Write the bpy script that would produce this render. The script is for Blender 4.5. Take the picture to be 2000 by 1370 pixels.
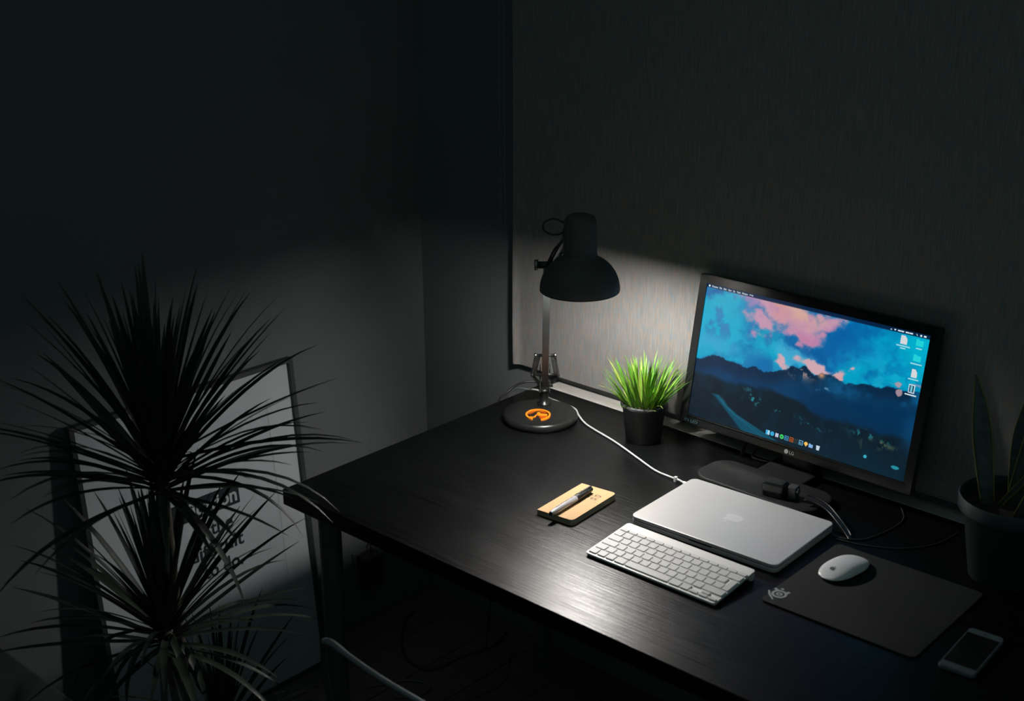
import bpy, bmesh, math, random
import numpy as np
from mathutils import Vector, Matrix

for o in list(bpy.data.objects):
    bpy.data.objects.remove(o)
SC = bpy.context.scene
COL = SC.collection
H = 0.745                      # height of the desk top above the floor
sin, cos, pi = math.sin, math.cos, math.pi

# ------------------------------------------------------------------ camera
cam_d = bpy.data.cameras.new('camera')
cam = bpy.data.objects.new('camera', cam_d)
COL.objects.link(cam)
cam_d.sensor_width = 36.0
cam_d.lens = 2600.0 / 2000.0 * 36.0
cam_d.clip_start = 0.05
yaw, pit, rol = -0.7407, 0.3392, 0.0065
fw = Vector((sin(yaw) * cos(pit), cos(yaw) * cos(pit), -sin(pit)))
rt = Vector((cos(yaw), -sin(yaw), 0))
dn = fw.cross(rt)
r2 = cos(rol) * rt + sin(rol) * dn
d2 = -sin(rol) * rt + cos(rol) * dn
m = Matrix((r2, -d2, -fw)).transposed().to_4x4()
m.translation = Vector((1.9919, -1.4892, 1.1559 + H))
cam.matrix_world = m
cam_d.dof.use_dof = True
cam_d.dof.focus_distance = 2.75
cam_d.dof.aperture_fstop = 4.0
SC.camera = cam

# ------------------------------------------------------------------ world, exposure
LAMP_STRENGTH = 450.0
world = bpy.data.worlds.new('night_room')
SC.world = world
world.use_nodes = True
bg = world.node_tree.nodes['Background']
bg.inputs[0].default_value = (0.66, 1.0, 1.0, 1)
bg.inputs[1].default_value = 0.074
SC.view_settings.view_transform = 'Standard'
SC.view_settings.look = 'None'
SC.view_settings.exposure = 0.0
SC.view_settings.gamma = 1.0
SC.view_settings.use_curve_mapping = False

# ------------------------------------------------------------------ materials
MATS = {}


def s2l(c):
    return tuple((v / 12.92 if v <= 0.04045 else ((v + 0.055) / 1.055) ** 2.4) for v in c)


def rgb(r, g, b):
    return s2l((r / 255, g / 255, b / 255))


def mat(name, col, rough=0.5, metal=0.0, spec=0.5, var=0.08, nscale=40.0, stretch=(1, 1, 1),
        bump=0.0, bscale=None, coat=0.0, emit=None, estr=1.0, trans=0.0, aniso=0.0):
    """principled material whose colour and relief come from noise nodes"""
    if name in MATS:
        return MATS[name]
    M = bpy.data.materials.new(name)
    M.use_nodes = True
    nt = M.node_tree
    P = nt.nodes['Principled BSDF']
    P.inputs['Roughness'].default_value = rough
    P.inputs['Metallic'].default_value = metal
    P.inputs['Specular IOR Level'].default_value = spec
    P.inputs['Coat Weight'].default_value = coat
    P.inputs['Anisotropic'].default_value = aniso
    tc = nt.nodes.new('ShaderNodeTexCoord')
    mp = nt.nodes.new('ShaderNodeMapping')
    mp.inputs['Scale'].default_value = stretch
    nt.links.new(tc.outputs['Object'], mp.inputs['Vector'])
    nz = nt.nodes.new('ShaderNodeTexNoise')
    nz.inputs['Scale'].default_value = nscale
    nz.inputs['Detail'].default_value = 4
    nt.links.new(mp.outputs['Vector'], nz.inputs['Vector'])
    cr = nt.nodes.new('ShaderNodeValToRGB')
    a = [max(0, c * (1 - var)) for c in col]
    b = [min(1, c * (1 + var)) for c in col]
    cr.color_ramp.elements[0].color = (*a, 1)
    cr.color_ramp.elements[1].color = (*b, 1)
    cr.color_ramp.elements[0].position = 0.3
    cr.color_ramp.elements[1].position = 0.7
    nt.links.new(nz.outputs['Fac'], cr.inputs['Fac'])
    nt.links.new(cr.outputs['Color'], P.inputs['Base Color'])
    if bump:
        bp = nt.nodes.new('ShaderNodeBump')
        bp.inputs['Strength'].default_value = bump
        bp.inputs['Distance'].default_value = 0.001
        n2 = nz
        if bscale:
            n2 = nt.nodes.new('ShaderNodeTexNoise')
            n2.inputs['Scale'].default_value = bscale
            n2.inputs['Detail'].default_value = 5
            nt.links.new(mp.outputs['Vector'], n2.inputs['Vector'])
        nt.links.new(n2.outputs['Fac'], bp.inputs['Height'])
        nt.links.new(bp.outputs['Normal'], P.inputs['Normal'])
    if emit:
        P.inputs['Emission Color'].default_value = (*emit, 1)
        P.inputs['Emission Strength'].default_value = estr
    MATS[name] = M
    return M


def glow(name, col, estr=1.0):
    return mat(name, (0.01, 0.01, 0.01), 0.4, emit=col, estr=estr)


m_wall = mat('painted_wall', (0.118, 0.130, 0.133), 0.85, nscale=3, var=0.05, bump=0.25, bscale=160)
m_floor = mat('dark_floor_boards', (0.085, 0.080, 0.068), 0.5, nscale=6, stretch=(1, 12, 1), var=0.3, bump=0.1)
m_sill = mat('white_sill_paint', (0.50, 0.485, 0.46), 0.4)
m_base = mat('baseboard_paint', (0.11, 0.115, 0.115), 0.5)
m_blackmetal = mat('black_lacquered_metal', (0.022, 0.025, 0.025), 0.36)
m_blackflat = mat('black_matt_enamel', (0.085, 0.088, 0.080), 0.6)
m_lampbase = mat('black_base_enamel', (0.008, 0.009, 0.009), 0.32, spec=0.35)
m_stand = mat('black_satin_stand', (0.010, 0.011, 0.011), 0.55, spec=0.2)
m_blackplastic = mat('black_plastic', (0.028, 0.031, 0.030), 0.42)
m_blackgloss = mat('black_gloss_plastic', (0.010, 0.011, 0.011), 0.16)
m_blackrubber = mat('black_rubber', (0.03, 0.031, 0.03), 0.7)
m_cord = mat('black_cord', (0.025, 0.026, 0.026), 0.45)
m_chrome = mat('brushed_chrome', (0.62, 0.66, 0.68), 0.30, 0.85, var=0.02)
m_steel = mat('dark_steel', (0.32, 0.33, 0.34), 0.3, 1.0, var=0.05)
m_alu = mat('silver_aluminium', (0.70, 0.69, 0.685), 0.42, 0.40, var=0.02, nscale=900, bump=0.02)
m_alukb = mat('keyboard_aluminium', (0.86, 0.845, 0.83), 0.5, 0.1, var=0.02, nscale=700)
m_alulogo = mat('polished_logo', (0.80, 0.78, 0.78), 0.36, 0.3, var=0.01)
m_key = mat('grey_key_plastic', (0.74, 0.735, 0.73), 0.5, var=0.02)
m_keyside = mat('dark_gap', (0.02, 0.02, 0.02), 0.7)
m_whiteplastic = mat('white_plastic', (0.86, 0.87, 0.88), 0.3, var=0.02)
m_whitecord = mat('white_cord', (0.60, 0.61, 0.62), 0.4, var=0.02)
m_mouselogo = mat('grey_print', (0.12, 0.13, 0.14), 0.5)
m_pad = mat('black_cloth_pad', (0.0045, 0.0065, 0.0065), 0.9, var=0.15, nscale=900, bump=0.1)
m_padlogo = mat('grey_print_on_cloth', (0.34, 0.38, 0.38), 0.8)
m_kraft = mat('kraft_card', (0.62, 0.39, 0.19), 0.75, var=0.05, nscale=300)
m_pages = mat('cream_pages', (0.4, 0.36, 0.28), 0.8)
m_ink = mat('dark_ink', (0.05, 0.035, 0.02), 0.7)
m_orange = mat('orange_enamel', (0.85, 0.26, 0.01), 0.35)
m_orange2 = mat('burnt_orange_enamel', (0.45, 0.06, 0.005), 0.35)
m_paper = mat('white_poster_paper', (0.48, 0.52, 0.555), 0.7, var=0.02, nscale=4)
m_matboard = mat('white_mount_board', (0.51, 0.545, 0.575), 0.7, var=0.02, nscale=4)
m_print = mat('navy_black_print', (0.010, 0.016, 0.024), 0.7)
m_frame = mat('black_frame_wood', (0.030, 0.036, 0.036), 0.5)
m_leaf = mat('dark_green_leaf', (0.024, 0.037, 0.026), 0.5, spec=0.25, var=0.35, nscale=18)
m_cane = mat('grey_brown_cane', (0.08, 0.07, 0.055), 0.8, var=0.3, nscale=60, bump=0.4)
m_soil = mat('dark_soil', (0.03, 0.024, 0.018), 0.95, nscale=120, var=0.5, bump=0.8)
m_pot = mat('black_pot_plastic', (0.024, 0.027, 0.027), 0.45)
m_potblue = mat('charcoal_pot', (0.035, 0.05, 0.054), 0.5)
m_clay = mat('charcoal_planter', (0.05, 0.052, 0.05), 0.7)
m_blade1 = mat('bright_green_blade', (0.15, 0.32, 0.022), 0.45, var=0.25, nscale=50)
m_blade2 = mat('mid_green_blade', (0.08, 0.24, 0.022), 0.45, var=0.25, nscale=50)
m_blade3 = mat('pale_tipped_blade', (0.30, 0.38, 0.07), 0.45, var=0.25, nscale=50)
m_snake = mat('grey_green_snake_leaf', (0.075, 0.11, 0.10), 0.4, var=0.3, nscale=30, stretch=(1, 1, 3))
m_snakerim = mat('yellow_leaf_margin', (0.22, 0.20, 0.06), 0.45)
m_bench = mat('dark_bench_fabric', (0.030, 0.037, 0.037), 0.85, nscale=300, var=0.15)
m_seat = mat('black_leather', (0.025, 0.027, 0.027), 0.5)
m_shadein = mat('white_reflector_paint', (0.80, 0.80, 0.80), 0.55)


def desk_material():
    M = mat('black_brown_grained_veneer', (0.0020, 0.0024, 0.0028), 0.36, spec=0.245, nscale=5, stretch=(1.2, 22, 6), var=0.35)
    nt = M.node_tree
    P = nt.nodes['Principled BSDF']
    tc = nt.nodes['Texture Coordinate']
    mp = nt.nodes.new('ShaderNodeMapping')
    mp.inputs['Scale'].default_value = (5, 150, 60)
    nt.links.new(tc.outputs['Object'], mp.inputs['Vector'])
    n = nt.nodes.new('ShaderNodeTexNoise')
    n.inputs['Scale'].default_value = 1.6
    n.inputs['Detail'].default_value = 5
    n.inputs['Distortion'].default_value = 0.6
    nt.links.new(mp.outputs['Vector'], n.inputs['Vector'])
    b = nt.nodes.new('ShaderNodeBump')
    b.inputs['Strength'].default_value = 0.45
    b.inputs['Distance'].default_value = 0.0011
    nt.links.new(n.outputs['Fac'], b.inputs['Height'])
    nt.links.new(b.outputs['Normal'], P.inputs['Normal'])
    r = nt.nodes.new('ShaderNodeMapRange')
    r.inputs['From Min'].default_value = 0.3
    r.inputs['From Max'].default_value = 0.7
    r.inputs['To Min'].default_value = 0.31
    r.inputs['To Max'].default_value = 0.41
    nt.links.new(n.outputs['Fac'], r.inputs['Value'])
    nt.links.new(r.outputs['Result'], P.inputs['Roughness'])
    return M


def blind_material():
    """woven fabric: fine vertical slubs in beige grey with blue and rust threads"""
    M = bpy.data.materials.new('woven_blind_fabric')
    M.use_nodes = True
    nt = M.node_tree
    P = nt.nodes['Principled BSDF']
    P.inputs['Roughness'].default_value = 0.85
    P.inputs['Specular IOR Level'].default_value = 0.2
    tc = nt.nodes.new('ShaderNodeTexCoord')

    def noise(scale, detail, sx, sz, off=0.0):
        mp = nt.nodes.new('ShaderNodeMapping')
        mp.inputs['Scale'].default_value = (sx, 1, sz)
        mp.inputs['Location'].default_value = (off, 0, off)
        nt.links.new(tc.outputs['Object'], mp.inputs['Vector'])
        n = nt.nodes.new('ShaderNodeTexNoise')
        n.inputs['Scale'].default_value = scale
        n.inputs['Detail'].default_value = detail
        nt.links.new(mp.outputs['Vector'], n.inputs['Vector'])
        return n

    def ramp(n, p0, c0, p1, c1):
        r = nt.nodes.new('ShaderNodeValToRGB')
        r.color_ramp.elements[0].position = p0
        r.color_ramp.elements[0].color = (*c0, 1)
        r.color_ramp.elements[1].position = p1
        r.color_ramp.elements[1].color = (*c1, 1)
        nt.links.new(n.outputs['Fac'], r.inputs['Fac'])
        return r

    def mix(fac, a, b, mode='MIX'):
        x = nt.nodes.new('ShaderNodeMix')
        x.data_type = 'RGBA'
        x.blend_type = mode
        if hasattr(fac, 'outputs'):
            nt.links.new(fac.outputs[0], x.inputs[0])
        else:
            x.inputs[0].default_value = fac
        nt.links.new(a, x.inputs[6])
        nt.links.new(b, x.inputs[7])
        return x.outputs[2]

    slub = ramp(noise(1.0, 3, 420, 16), 0.36, (0.185, 0.181, 0.176), 0.62, (0.260, 0.253, 0.244))
    tint_b = nt.nodes.new('ShaderNodeRGB')
    tint_b.outputs[0].default_value = (0.145, 0.215, 0.25, 1)
    tint_r = nt.nodes.new('ShaderNodeRGB')
    tint_r.outputs[0].default_value = (0.30, 0.22, 0.165, 1)
    fb = ramp(noise(1.0, 2, 300, 30, 3.1), 0.52, (0, 0, 0), 0.66, (0.8, 0.8, 0.8))
    fr = ramp(noise(1.0, 2, 280, 30, 7.7), 0.53, (0, 0, 0), 0.66, (0.75, 0.75, 0.75))
    c = mix(fb, slub.outputs['Color'], tint_b.outputs[0])
    c = mix(fr, c, tint_r.outputs[0])
    nt.links.new(c, P.inputs['Base Color'])
    bp = nt.nodes.new('ShaderNodeBump')
    bp.inputs['Strength'].default_value = 0.3
    bp.inputs['Distance'].default_value = 0.0006
    nt.links.new(slub.outputs['Color'], bp.inputs['Height'])
    nt.links.new(bp.outputs['Normal'], P.inputs['Normal'])
    return M


def pane_material():
    M = bpy.data.materials.new('picture_glass')
    M.use_nodes = True
    nt = M.node_tree
    nt.nodes.remove(nt.nodes['Principled BSDF'])
    out = nt.nodes['Material Output']
    t = nt.nodes.new('ShaderNodeBsdfTransparent')
    g = nt.nodes.new('ShaderNodeBsdfGlossy')
    g.inputs['Roughness'].default_value = 0.04
    # Schlick reflectance, the same from both sides of the thin pane
    lw = nt.nodes.new('ShaderNodeLayerWeight')
    lw.inputs['Blend'].default_value = 0.5
    pw = nt.nodes.new('ShaderNodeMath')
    pw.operation = 'POWER'
    pw.inputs[1].default_value = 5.0
    nt.links.new(lw.outputs['Facing'], pw.inputs[0])
    f = nt.nodes.new('ShaderNodeMath')
    f.operation = 'MULTIPLY_ADD'
    f.inputs[1].default_value = 0.90
    f.inputs[2].default_value = 0.05
    nt.links.new(pw.outputs[0], f.inputs[0])
    x = nt.nodes.new('ShaderNodeMixShader')
    nt.links.new(f.outputs[0], x.inputs[0])
    nt.links.new(t.outputs[0], x.inputs[1])
    nt.links.new(g.outputs[0], x.inputs[2])
    nt.links.new(x.outputs[0], out.inputs['Surface'])
    return M


m_desk = desk_material()
m_blind = blind_material()
m_pane = pane_material()


# ------------------------------------------------------------------ mesh helpers
def rrect(w, h, r, n=5, cx=0.0, cy=0.0):
    r = min(r, w / 2 - 1e-5, h / 2 - 1e-5)
    pts = []
    for k, (sx, sy) in enumerate(((1, 1), (-1, 1), (-1, -1), (1, -1))):
        for i in range(n + 1):
            a = k * pi / 2 + i * pi / 2 / n
            pts.append((cx + sx * (w / 2 - r) + r * cos(a), cy + sy * (h / 2 - r) + r * sin(a)))
    return pts


def circle(r, n=24, cx=0.0, cy=0.0, a0=0.0):
    return [(cx + r * cos(a0 + 2 * pi * i / n), cy + r * sin(a0 + 2 * pi * i / n)) for i in range(n)]


def smooth_path(pts, n=8):
    P = [Vector(p) for p in pts]
    P = [2 * P[0] - P[1]] + P + [2 * P[-1] - P[-2]]
    out = []
    for i in range(1, len(P) - 2):
        for k in range(n):
            t = k / n
            a, b, c, d = P[i - 1], P[i], P[i + 1], P[i + 2]
            out.append(0.5 * ((2 * b) + (c - a) * t + (2 * a - 5 * b + 4 * c - d) * t * t + (3 * b - a - 3 * c + d) * t ** 3))
    out.append(P[-2])
    return out


class MB:
    def __init__(self):
        self.v = []
        self.f = []
        self.sm = []

    def face(self, idx, s=False):
        self.f.append(tuple(idx))
        self.sm.append(s)

    def loft(self, rings, caps=True, closed=True, s=False):
        n = len(rings[0])
        b = len(self.v)
        for r in rings:
            self.v += [tuple(p) for p in r]
        for k in range(len(rings) - 1):
            for i in range(n if closed else n - 1):
                j = (i + 1) % n
                self.face((b + k * n + i, b + k * n + j, b + (k + 1) * n + j, b + (k + 1) * n + i), s)
        if caps:
            self.face([b + i for i in reversed(range(n))])
            self.face([b + (len(rings) - 1) * n + i for i in range(n)])
        return self

    def slab(self, ring, z0, z1, bev=0.0, s=False):
        """an outline extruded from z0 to z1 with bevelled rims"""
        c = Vector((sum(p[0] for p in ring) / len(ring), sum(p[1] for p in ring) / len(ring)))
        xs = max(abs(p[0] - c.x) for p in ring)
        ys = max(abs(p[1] - c.y) for p in ring)

        def ins(d, z):
            return [(c.x + (p[0] - c.x) * (1 - d / xs), c.y + (p[1] - c.y) * (1 - d / ys), z) for p in ring]
        if bev:
            rings = [ins(bev, z0), ins(bev * 0.3, z0 + bev * 0.3), ins(0, z0 + bev), ins(0, z1 - bev), ins(bev * 0.3, z1 - bev * 0.3), ins(bev, z1)]
        else:
            rings = [ins(0, z0), ins(0, z1)]
        return self.loft(rings, s=s)

    def box(self, x0, x1, y0, y1, z0, z1, bev=0.0):
        ring = [(x1, y1), (x0, y1), (x0, y0), (x1, y0)]
        return self.slab(ring, z0, z1, bev)

    def lathe(self, prof, n=32, cx=0.0, cy=0.0, s=True, caps=True):
        rings = [[(cx + r * cos(2 * pi * i / n), cy + r * sin(2 * pi * i / n), z) for i in range(n)] for r, z in prof]
        return self.loft(rings, caps=caps, s=s)

    def tube(self, pts, r, n=8, s=True, square=False):
        P = [Vector(p) for p in pts]
        R = r if isinstance(r, (list, tuple)) else [r] * len(P)
        t0 = (P[1] - P[0]).normalized()
        up = Vector((0, 0, 1)) if abs(t0.z) < 0.9 else Vector((1, 0, 0))
        nrm = t0.cross(up).normalized()
        rings = []
        for i, p in enumerate(P):
            t = (P[min(i + 1, len(P) - 1)] - P[max(i - 1, 0)]).normalized()
            nrm = (nrm - t * nrm.dot(t)).normalized()
            bn = t.cross(nrm)
            if square:
                rings.append([p + R[i] * (a * nrm + c * bn) for a, c in ((1, 1), (-1, 1), (-1, -1), (1, -1))])
            else:
                rings.append([p + R[i] * (cos(2 * pi * k / n) * nrm + sin(2 * pi * k / n) * bn) for k in range(n)])
        return self.loft(rings, s=s and not square)

    def add(self, other, M=None):
        b = len(self.v)
        self.v += [tuple(M @ Vector(p)) if M else p for p in other.v]
        self.f += [tuple(b + i for i in f) for f in other.f]
        self.sm += other.sm
        return self

    def build(self, name, material, parent=None, loc=(0, 0, 0), rot=(0, 0, 0), M=None):
        me = bpy.data.meshes.new(name)
        vs = [tuple(M @ Vector(p)) for p in self.v] if M else self.v
        me.from_pydata(vs, [], self.f)
        bm = bmesh.new()
        bm.from_mesh(me)
        bmesh.ops.recalc_face_normals(bm, faces=bm.faces)
        bm.to_mesh(me)
        bm.free()
        if len(me.polygons) == len(self.sm):
            me.polygons.foreach_set('use_smooth', self.sm)
        me.materials.append(material)
        o = bpy.data.objects.new(name, me)
        COL.objects.link(o)
        o.parent = parent
        o.location = loc
        o.rotation_euler = rot
        return o


def tag(o, label=None, cat=None, group=None, kind=None):
    if label:
        o['label'] = label
    if cat:
        o['category'] = cat
    if group:
        o['group'] = group
    if kind:
        o['kind'] = kind
    return o


def thing(name, label, cat, loc, rot=(0, 0, 0), group=None):
    o = bpy.data.objects.new(name, None)
    o.empty_display_size = 0.05
    COL.objects.link(o)
    o.location = (loc[0], loc[1], loc[2] + H)
    o.rotation_euler = rot
    return tag(o, label, cat, group)


def copy_part(src, parent, loc, rot=None, scale=None):
    c = src.copy()
    COL.objects.link(c)
    c.parent = parent
    c.location = loc
    if rot is not None:
        c.rotation_euler = rot
    if scale is not None:
        c.scale = scale
    return c


def lettering(name, text, w, h, M, material, parent, bold=0.0, thick=0.0003, bend=None):
    """text as flat raised print, fitted to width w and height h, lower left at the origin of M"""
    cu = bpy.data.curves.new(name, 'FONT')
    cu.body = text
    cu.offset = bold
    cu.resolution_u = 3
    t = bpy.data.objects.new(name, cu)
    COL.objects.link(t)
    bpy.context.view_layer.update()
    dg = bpy.context.evaluated_depsgraph_get()
    me = bpy.data.meshes.new_from_object(t.evaluated_get(dg))
    COL.objects.unlink(t)
    bpy.data.objects.remove(t)
    n = len(me.vertices)
    co = np.zeros(n * 3)
    me.vertices.foreach_get('co', co)
    co = co.reshape(-1, 3)
    lo, hi = co.min(0), co.max(0)
    mb = MB()
    for p in co:
        q = Vector(((p[0] - lo[0]) / (hi[0] - lo[0]) * w, (p[1] - lo[1]) / (hi[1] - lo[1]) * h, thick))
        mb.v.append(tuple(bend(q)) if bend else tuple(q))
    for poly in me.polygons:
        mb.face(list(poly.vertices))
    bpy.data.meshes.remove(me)
    o = MB.build(mb, name, material, parent, M=M)
    return o


def frame_matrix(o, ex, ey):
    """matrix with x axis ex, y axis ey at point o"""
    ex = Vector(ex).normalized()
    ey = Vector(ey).normalized()
    ez = ex.cross(ey)
    M = Matrix((ex, ey, ez)).transposed().to_4x4()
    M.translation = Vector(o)
    return M


# ------------------------------------------------------------------ the room
WR = -0.025                  # the window wall runs very slightly out of square to the desk
XL, YB = -0.465, 0.838         # planes of the left wall and of the window wall
ZF = -H


def skew(mb):
    c, s_ = cos(WR), sin(WR)
    mb.v = [(x * c - (y - 0.79) * s_, 0.79 + x * s_ + (y - 0.79) * c, z) for x, y, z in mb.v]
    return mb


def struct(name, mb, material, parent=None):
    o = mb.build(name, material, parent, loc=(0, 0, H) if parent is None else (0, 0, 0))
    if parent is None:
        o['kind'] = 'structure'
    return o


floor = struct('floor', MB().box(XL - 0.1, 4.2, -3.2, YB + 0.1, ZF - 0.1, ZF), m_floor)
random.seed(3)
bd = MB().box(-0.0695, 0.0695, -0.9, 0.9, 0, 0.004, 0.001)
first = None
for i in range(9):
    for j in range(1):
        p = (XL + 0.09 + i * 0.142, YB - 0.92, ZF + 0.0005)
        if first is None:
            first = bd.build('floor_board', m_floor, floor, p)
        else:
            copy_part(first, floor, p)
wall_left = struct('wall_left', MB().box(XL - 0.12, XL, -3.2, YB + 0.12, ZF, 1.9), m_wall)
wall_back = struct('wall_back', skew(MB().box(XL - 0.05, 4.2, YB, YB + 0.12, ZF, 1.9)), m_wall)
baseboard_left = struct('baseboard_left', MB().box(XL, XL + 0.012, -3.2, YB, ZF, ZF + 0.07, 0.003), m_base)
baseboard_back = struct('baseboard_back', skew(MB().box(XL + 0.014, 4.2, YB - 0.012, YB, ZF, ZF + 0.07, 0.003)), m_base)
sill = struct('trim_1', skew(MB().box(0.02, 2.2, 0.7925, YB, -0.03, 0.0, 0.002)), m_sill)
tag(sill, 'white painted window sill behind the desk under the roller blind')


# ------------------------------------------------------------------ desk
def build_desk():
    t = thing('desk', 'large black desk with visible wood grain and plain square edges', 'desk', (0.75, 0.392, ZF))
    L, D = 1.5, 0.783
    top = MB()
    # the back edge follows the wall, which runs slightly out of square
    top.slab([(L / 2, 0.790 + WR * 1.5 - 0.392), (-L / 2, 0.790 - 0.392), (-L / 2, -0.392), (L / 2, -0.392)], H - 0.034, H, 0.0012)
    top.build('desk_top', m_desk, t)
    for sx, sy in ((-1, -1), (-1, 1), (1, -1), (1, 1)):
        x, y = sx * (L / 2 - 0.068), sy * (D / 2 - 0.06)
        leg = MB()
        leg.lathe([(0.0205, 0.008), (0.0225, 0.009), (0.0230, H - 0.10), (0.0230, H - 0.038)], 28, x, y)
        lo = leg.build('leg', m_blackflat, t)
        MB().slab(rrect(0.08, 0.08, 0.006, 3, x, y), H - 0.0378, H - 0.0342).build('mounting_plate', m_blackmetal, lo)
        MB().lathe([(0.018, 0.0), (0.019, 0.004), (0.012, 0.008)], 16, x, y).build('foot', m_blackrubber, lo)
    return t


build_desk()


# ------------------------------------------------------------------ roller blind
def build_blind():
    x0, x1 = -0.112, 1.95
    zb, zt = 0.022, 1.62
    t = thing('roller_blind', 'grey beige woven roller blind lowered to just above the window sill', 'blind', (0.9, 0.817 + WR * 0.9, zb), (0, 0, WR))
    nx, nz = 70, 60
    mb = MB()
    for k in range(2):
        for j in range(nz + 1):
            z = (zt - zb) * j / nz
            for i in range(nx + 1):
                u = i / nx
                x = x0 + (x1 - x0) * (u ** 1.6)
                d = x - x0
                curl = 0.010 * math.exp(-(d / 0.012) ** 2) * math.exp(-(z / 0.35) ** 2)
                wave = 0.0012 * sin(x * 17 + 0.5) * math.exp(-z / 0.3)
                mb.v.append((x - 0.9 - (-0.004 * math.exp(-z / 0.2) * math.exp(-(d / 0.02) ** 2)), -curl - wave + (0.0009 if k else 0.0), z))
    w = nx + 1
    off = (nz + 1) * w
    for j in range(nz):
        for i in range(nx):
            a = j * w + i
            mb.face((a, a + 1, a + w + 1, a + w), True)
            mb.face((off + a, off + a + w, off + a + w + 1, off + a + 1), True)
    mb.build('fabric', m_blind, t)
    bar = MB()
    bar.slab([(x, y) for x, y in rrect(0.010, 0.014, 0.003, 3)], 0, x1 - x0 - 0.02)
    bar.build('bottom_bar', m_blind, t, M=Matrix.Translation((x0 - 0.9 + 0.012, 0.0075, 0.007)) @ Matrix.Rotation(pi / 2, 4, 'Y'))
    roll = MB().tube([(x0 - 0.9, 0.018, zt - zb), (x1 - 0.9, 0.018, zt - zb)], 0.022, 16)
    roll.build('roller_tube', m_steel, t)
    for sx in (x0 - 0.9 - 0.006, x1 - 0.9 + 0.002):
        MB().box(sx - 0.003, sx + 0.003, -0.01, 0.03, zt - zb - 0.03, zt - zb + 0.03, 0.001).build('bracket', m_steel, t)
    # bead chain hanging at the left: two strands that meet in a bottom loop
    ch = MB()
    xs, z_lo = -0.139 - 0.9, 0.345 - zb
    pts = []
    z = zt - zb
    while z > z_lo + 0.012:
        pts.append((xs - 0.003, -0.014, z))
        pts.append((xs + 0.011, -0.012, z))
        z -= 0.0062
    for k in range(7):
        a = pi + k * pi / 6
        pts.append((xs + 0.004 + 0.0068 * cos(a), -0.013, z_lo + 0.010 + 0.010 * sin(a)))
    bead = MB().lathe([(0.0006, -0.002), (0.0019, -0.0008), (0.0019, 0.0008), (0.0006, 0.002)], 6)
    for p in pts:
        ch.add(bead, Matrix.Translation(p))
    o = ch.build('bead_chain', mat('grey_beads', (0.16, 0.17, 0.17), 0.5), t)
    o['label'] = 'thin pale bead pull chain'
    o['kind'] = 'stuff'


build_blind()


# ------------------------------------------------------------------ framed poster
def build_poster():
    W, HT = 0.594, 0.826
    t = thing('framed_poster', 'large black framed white typographic poster leaning on the wall behind the plant', 'poster',
              (-0.372, 0.081, ZF), (0, -math.radians(4.75), 0))
    # local: y across, z up, +x towards the room
    rw, rd = 0.011, 0.02
    y1, z1 = W / 2, HT

    def rail(poly):
        mb = MB()
        mb.loft([[(-rd / 2, a, b) for a, b in poly], [(rd / 2 - 0.001, a, b) for a, b in poly]])
        mb.build('frame_rail', m_frame, t)
    rail([(-y1, 0), (y1, 0), (y1 - rw, rw), (-y1 + rw, rw)])
    rail([(-y1, z1), (-y1 + rw, z1 - rw), (y1 - rw, z1 - rw), (y1, z1)])
    rail([(-y1, 0), (-y1 + rw, rw), (-y1 + rw, z1 - rw), (-y1, z1)])
    rail([(y1, 0), (y1, z1), (y1 - rw, z1 - rw), (y1 - rw, rw)])
    yi, zi = y1 - rw, z1 - rw
    MB().box(-0.009, -0.006, -yi, yi, rw, zi).build('backing_board', m_frame, t)
    mo = MB()
    my, mz = 0.072, 0.075
    outer = [(yi, zi), (-yi, zi), (-yi, rw), (yi, rw)]
    inner = [(yi - my, zi - mz), (-yi + my, zi - mz), (-yi + my, rw + mz), (yi - my, rw + mz)]
    mo.v = [(-0.001, a, b) for a, b in outer] + [(-0.001, a, b) for a, b in inner] + [(-0.0018, a, b) for a, b in inner] + [(-0.0018, a, b) for a, b in outer]
    for i in range(4):
        j = (i + 1) % 4
        mo.face((i, j, 4 + j, 4 + i))
        mo.face((4 + i, 4 + j, 8 + j, 8 + i))
        mo.face((12 + i, 12 + j, j, i))
        mo.face((8 + i, 8 + j, 12 + j, 12 + i))
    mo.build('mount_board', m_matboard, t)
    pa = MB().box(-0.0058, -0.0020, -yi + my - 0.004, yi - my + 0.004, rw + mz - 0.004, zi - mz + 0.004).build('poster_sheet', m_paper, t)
    px = -0.0018

    def loc(y, z):   # desk-frame coordinates on the sheet to local ones
        return (px, y - 0.081, (z - ZF) / cos(math.radians(4.75)))
    b = MB()
    z_lo, z_hi = loc(0, -0.2300)[2], loc(0, -0.1800)[2]
    b.v = [(px, -0.150, z_lo), (px, 0.1045, z_lo), (px, 0.1045, z_hi), (px, -0.150, z_hi)]
    b.face((0, 1, 2, 3))
    b.build('printed_panel', m_print, pa)
    for txt, ya, yb, z, h, mm, off in (('fication', 0.040, 0.178, -0.223, 0.036, m_matboard, 0.022),
                                       ('of the', 0.045, 0.158, -0.283, 0.036, m_print, 0.022),
                                       ('difficult', 0.030, 0.182, -0.334, 0.036, m_print, 0.022),
                                       ('to do.', 0.062, 0.172, -0.385, 0.036, m_print, 0.022)):
        o = loc(ya, z)
        lettering('lettering', txt, yb - ya, h, frame_matrix((px + 0.0002, o[1], o[2]), (0, 1, 0), (0, 0, 1)), mm, pa, bold=off)
    gl = MB()
    gl.v = [(0.003, -yi, rw), (0.003, yi, rw), (0.003, yi, zi), (0.003, -yi, zi)]
    gl.face((0, 1, 2, 3))
    gl.build('glass_pane', m_pane, t)


build_poster()


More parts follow.
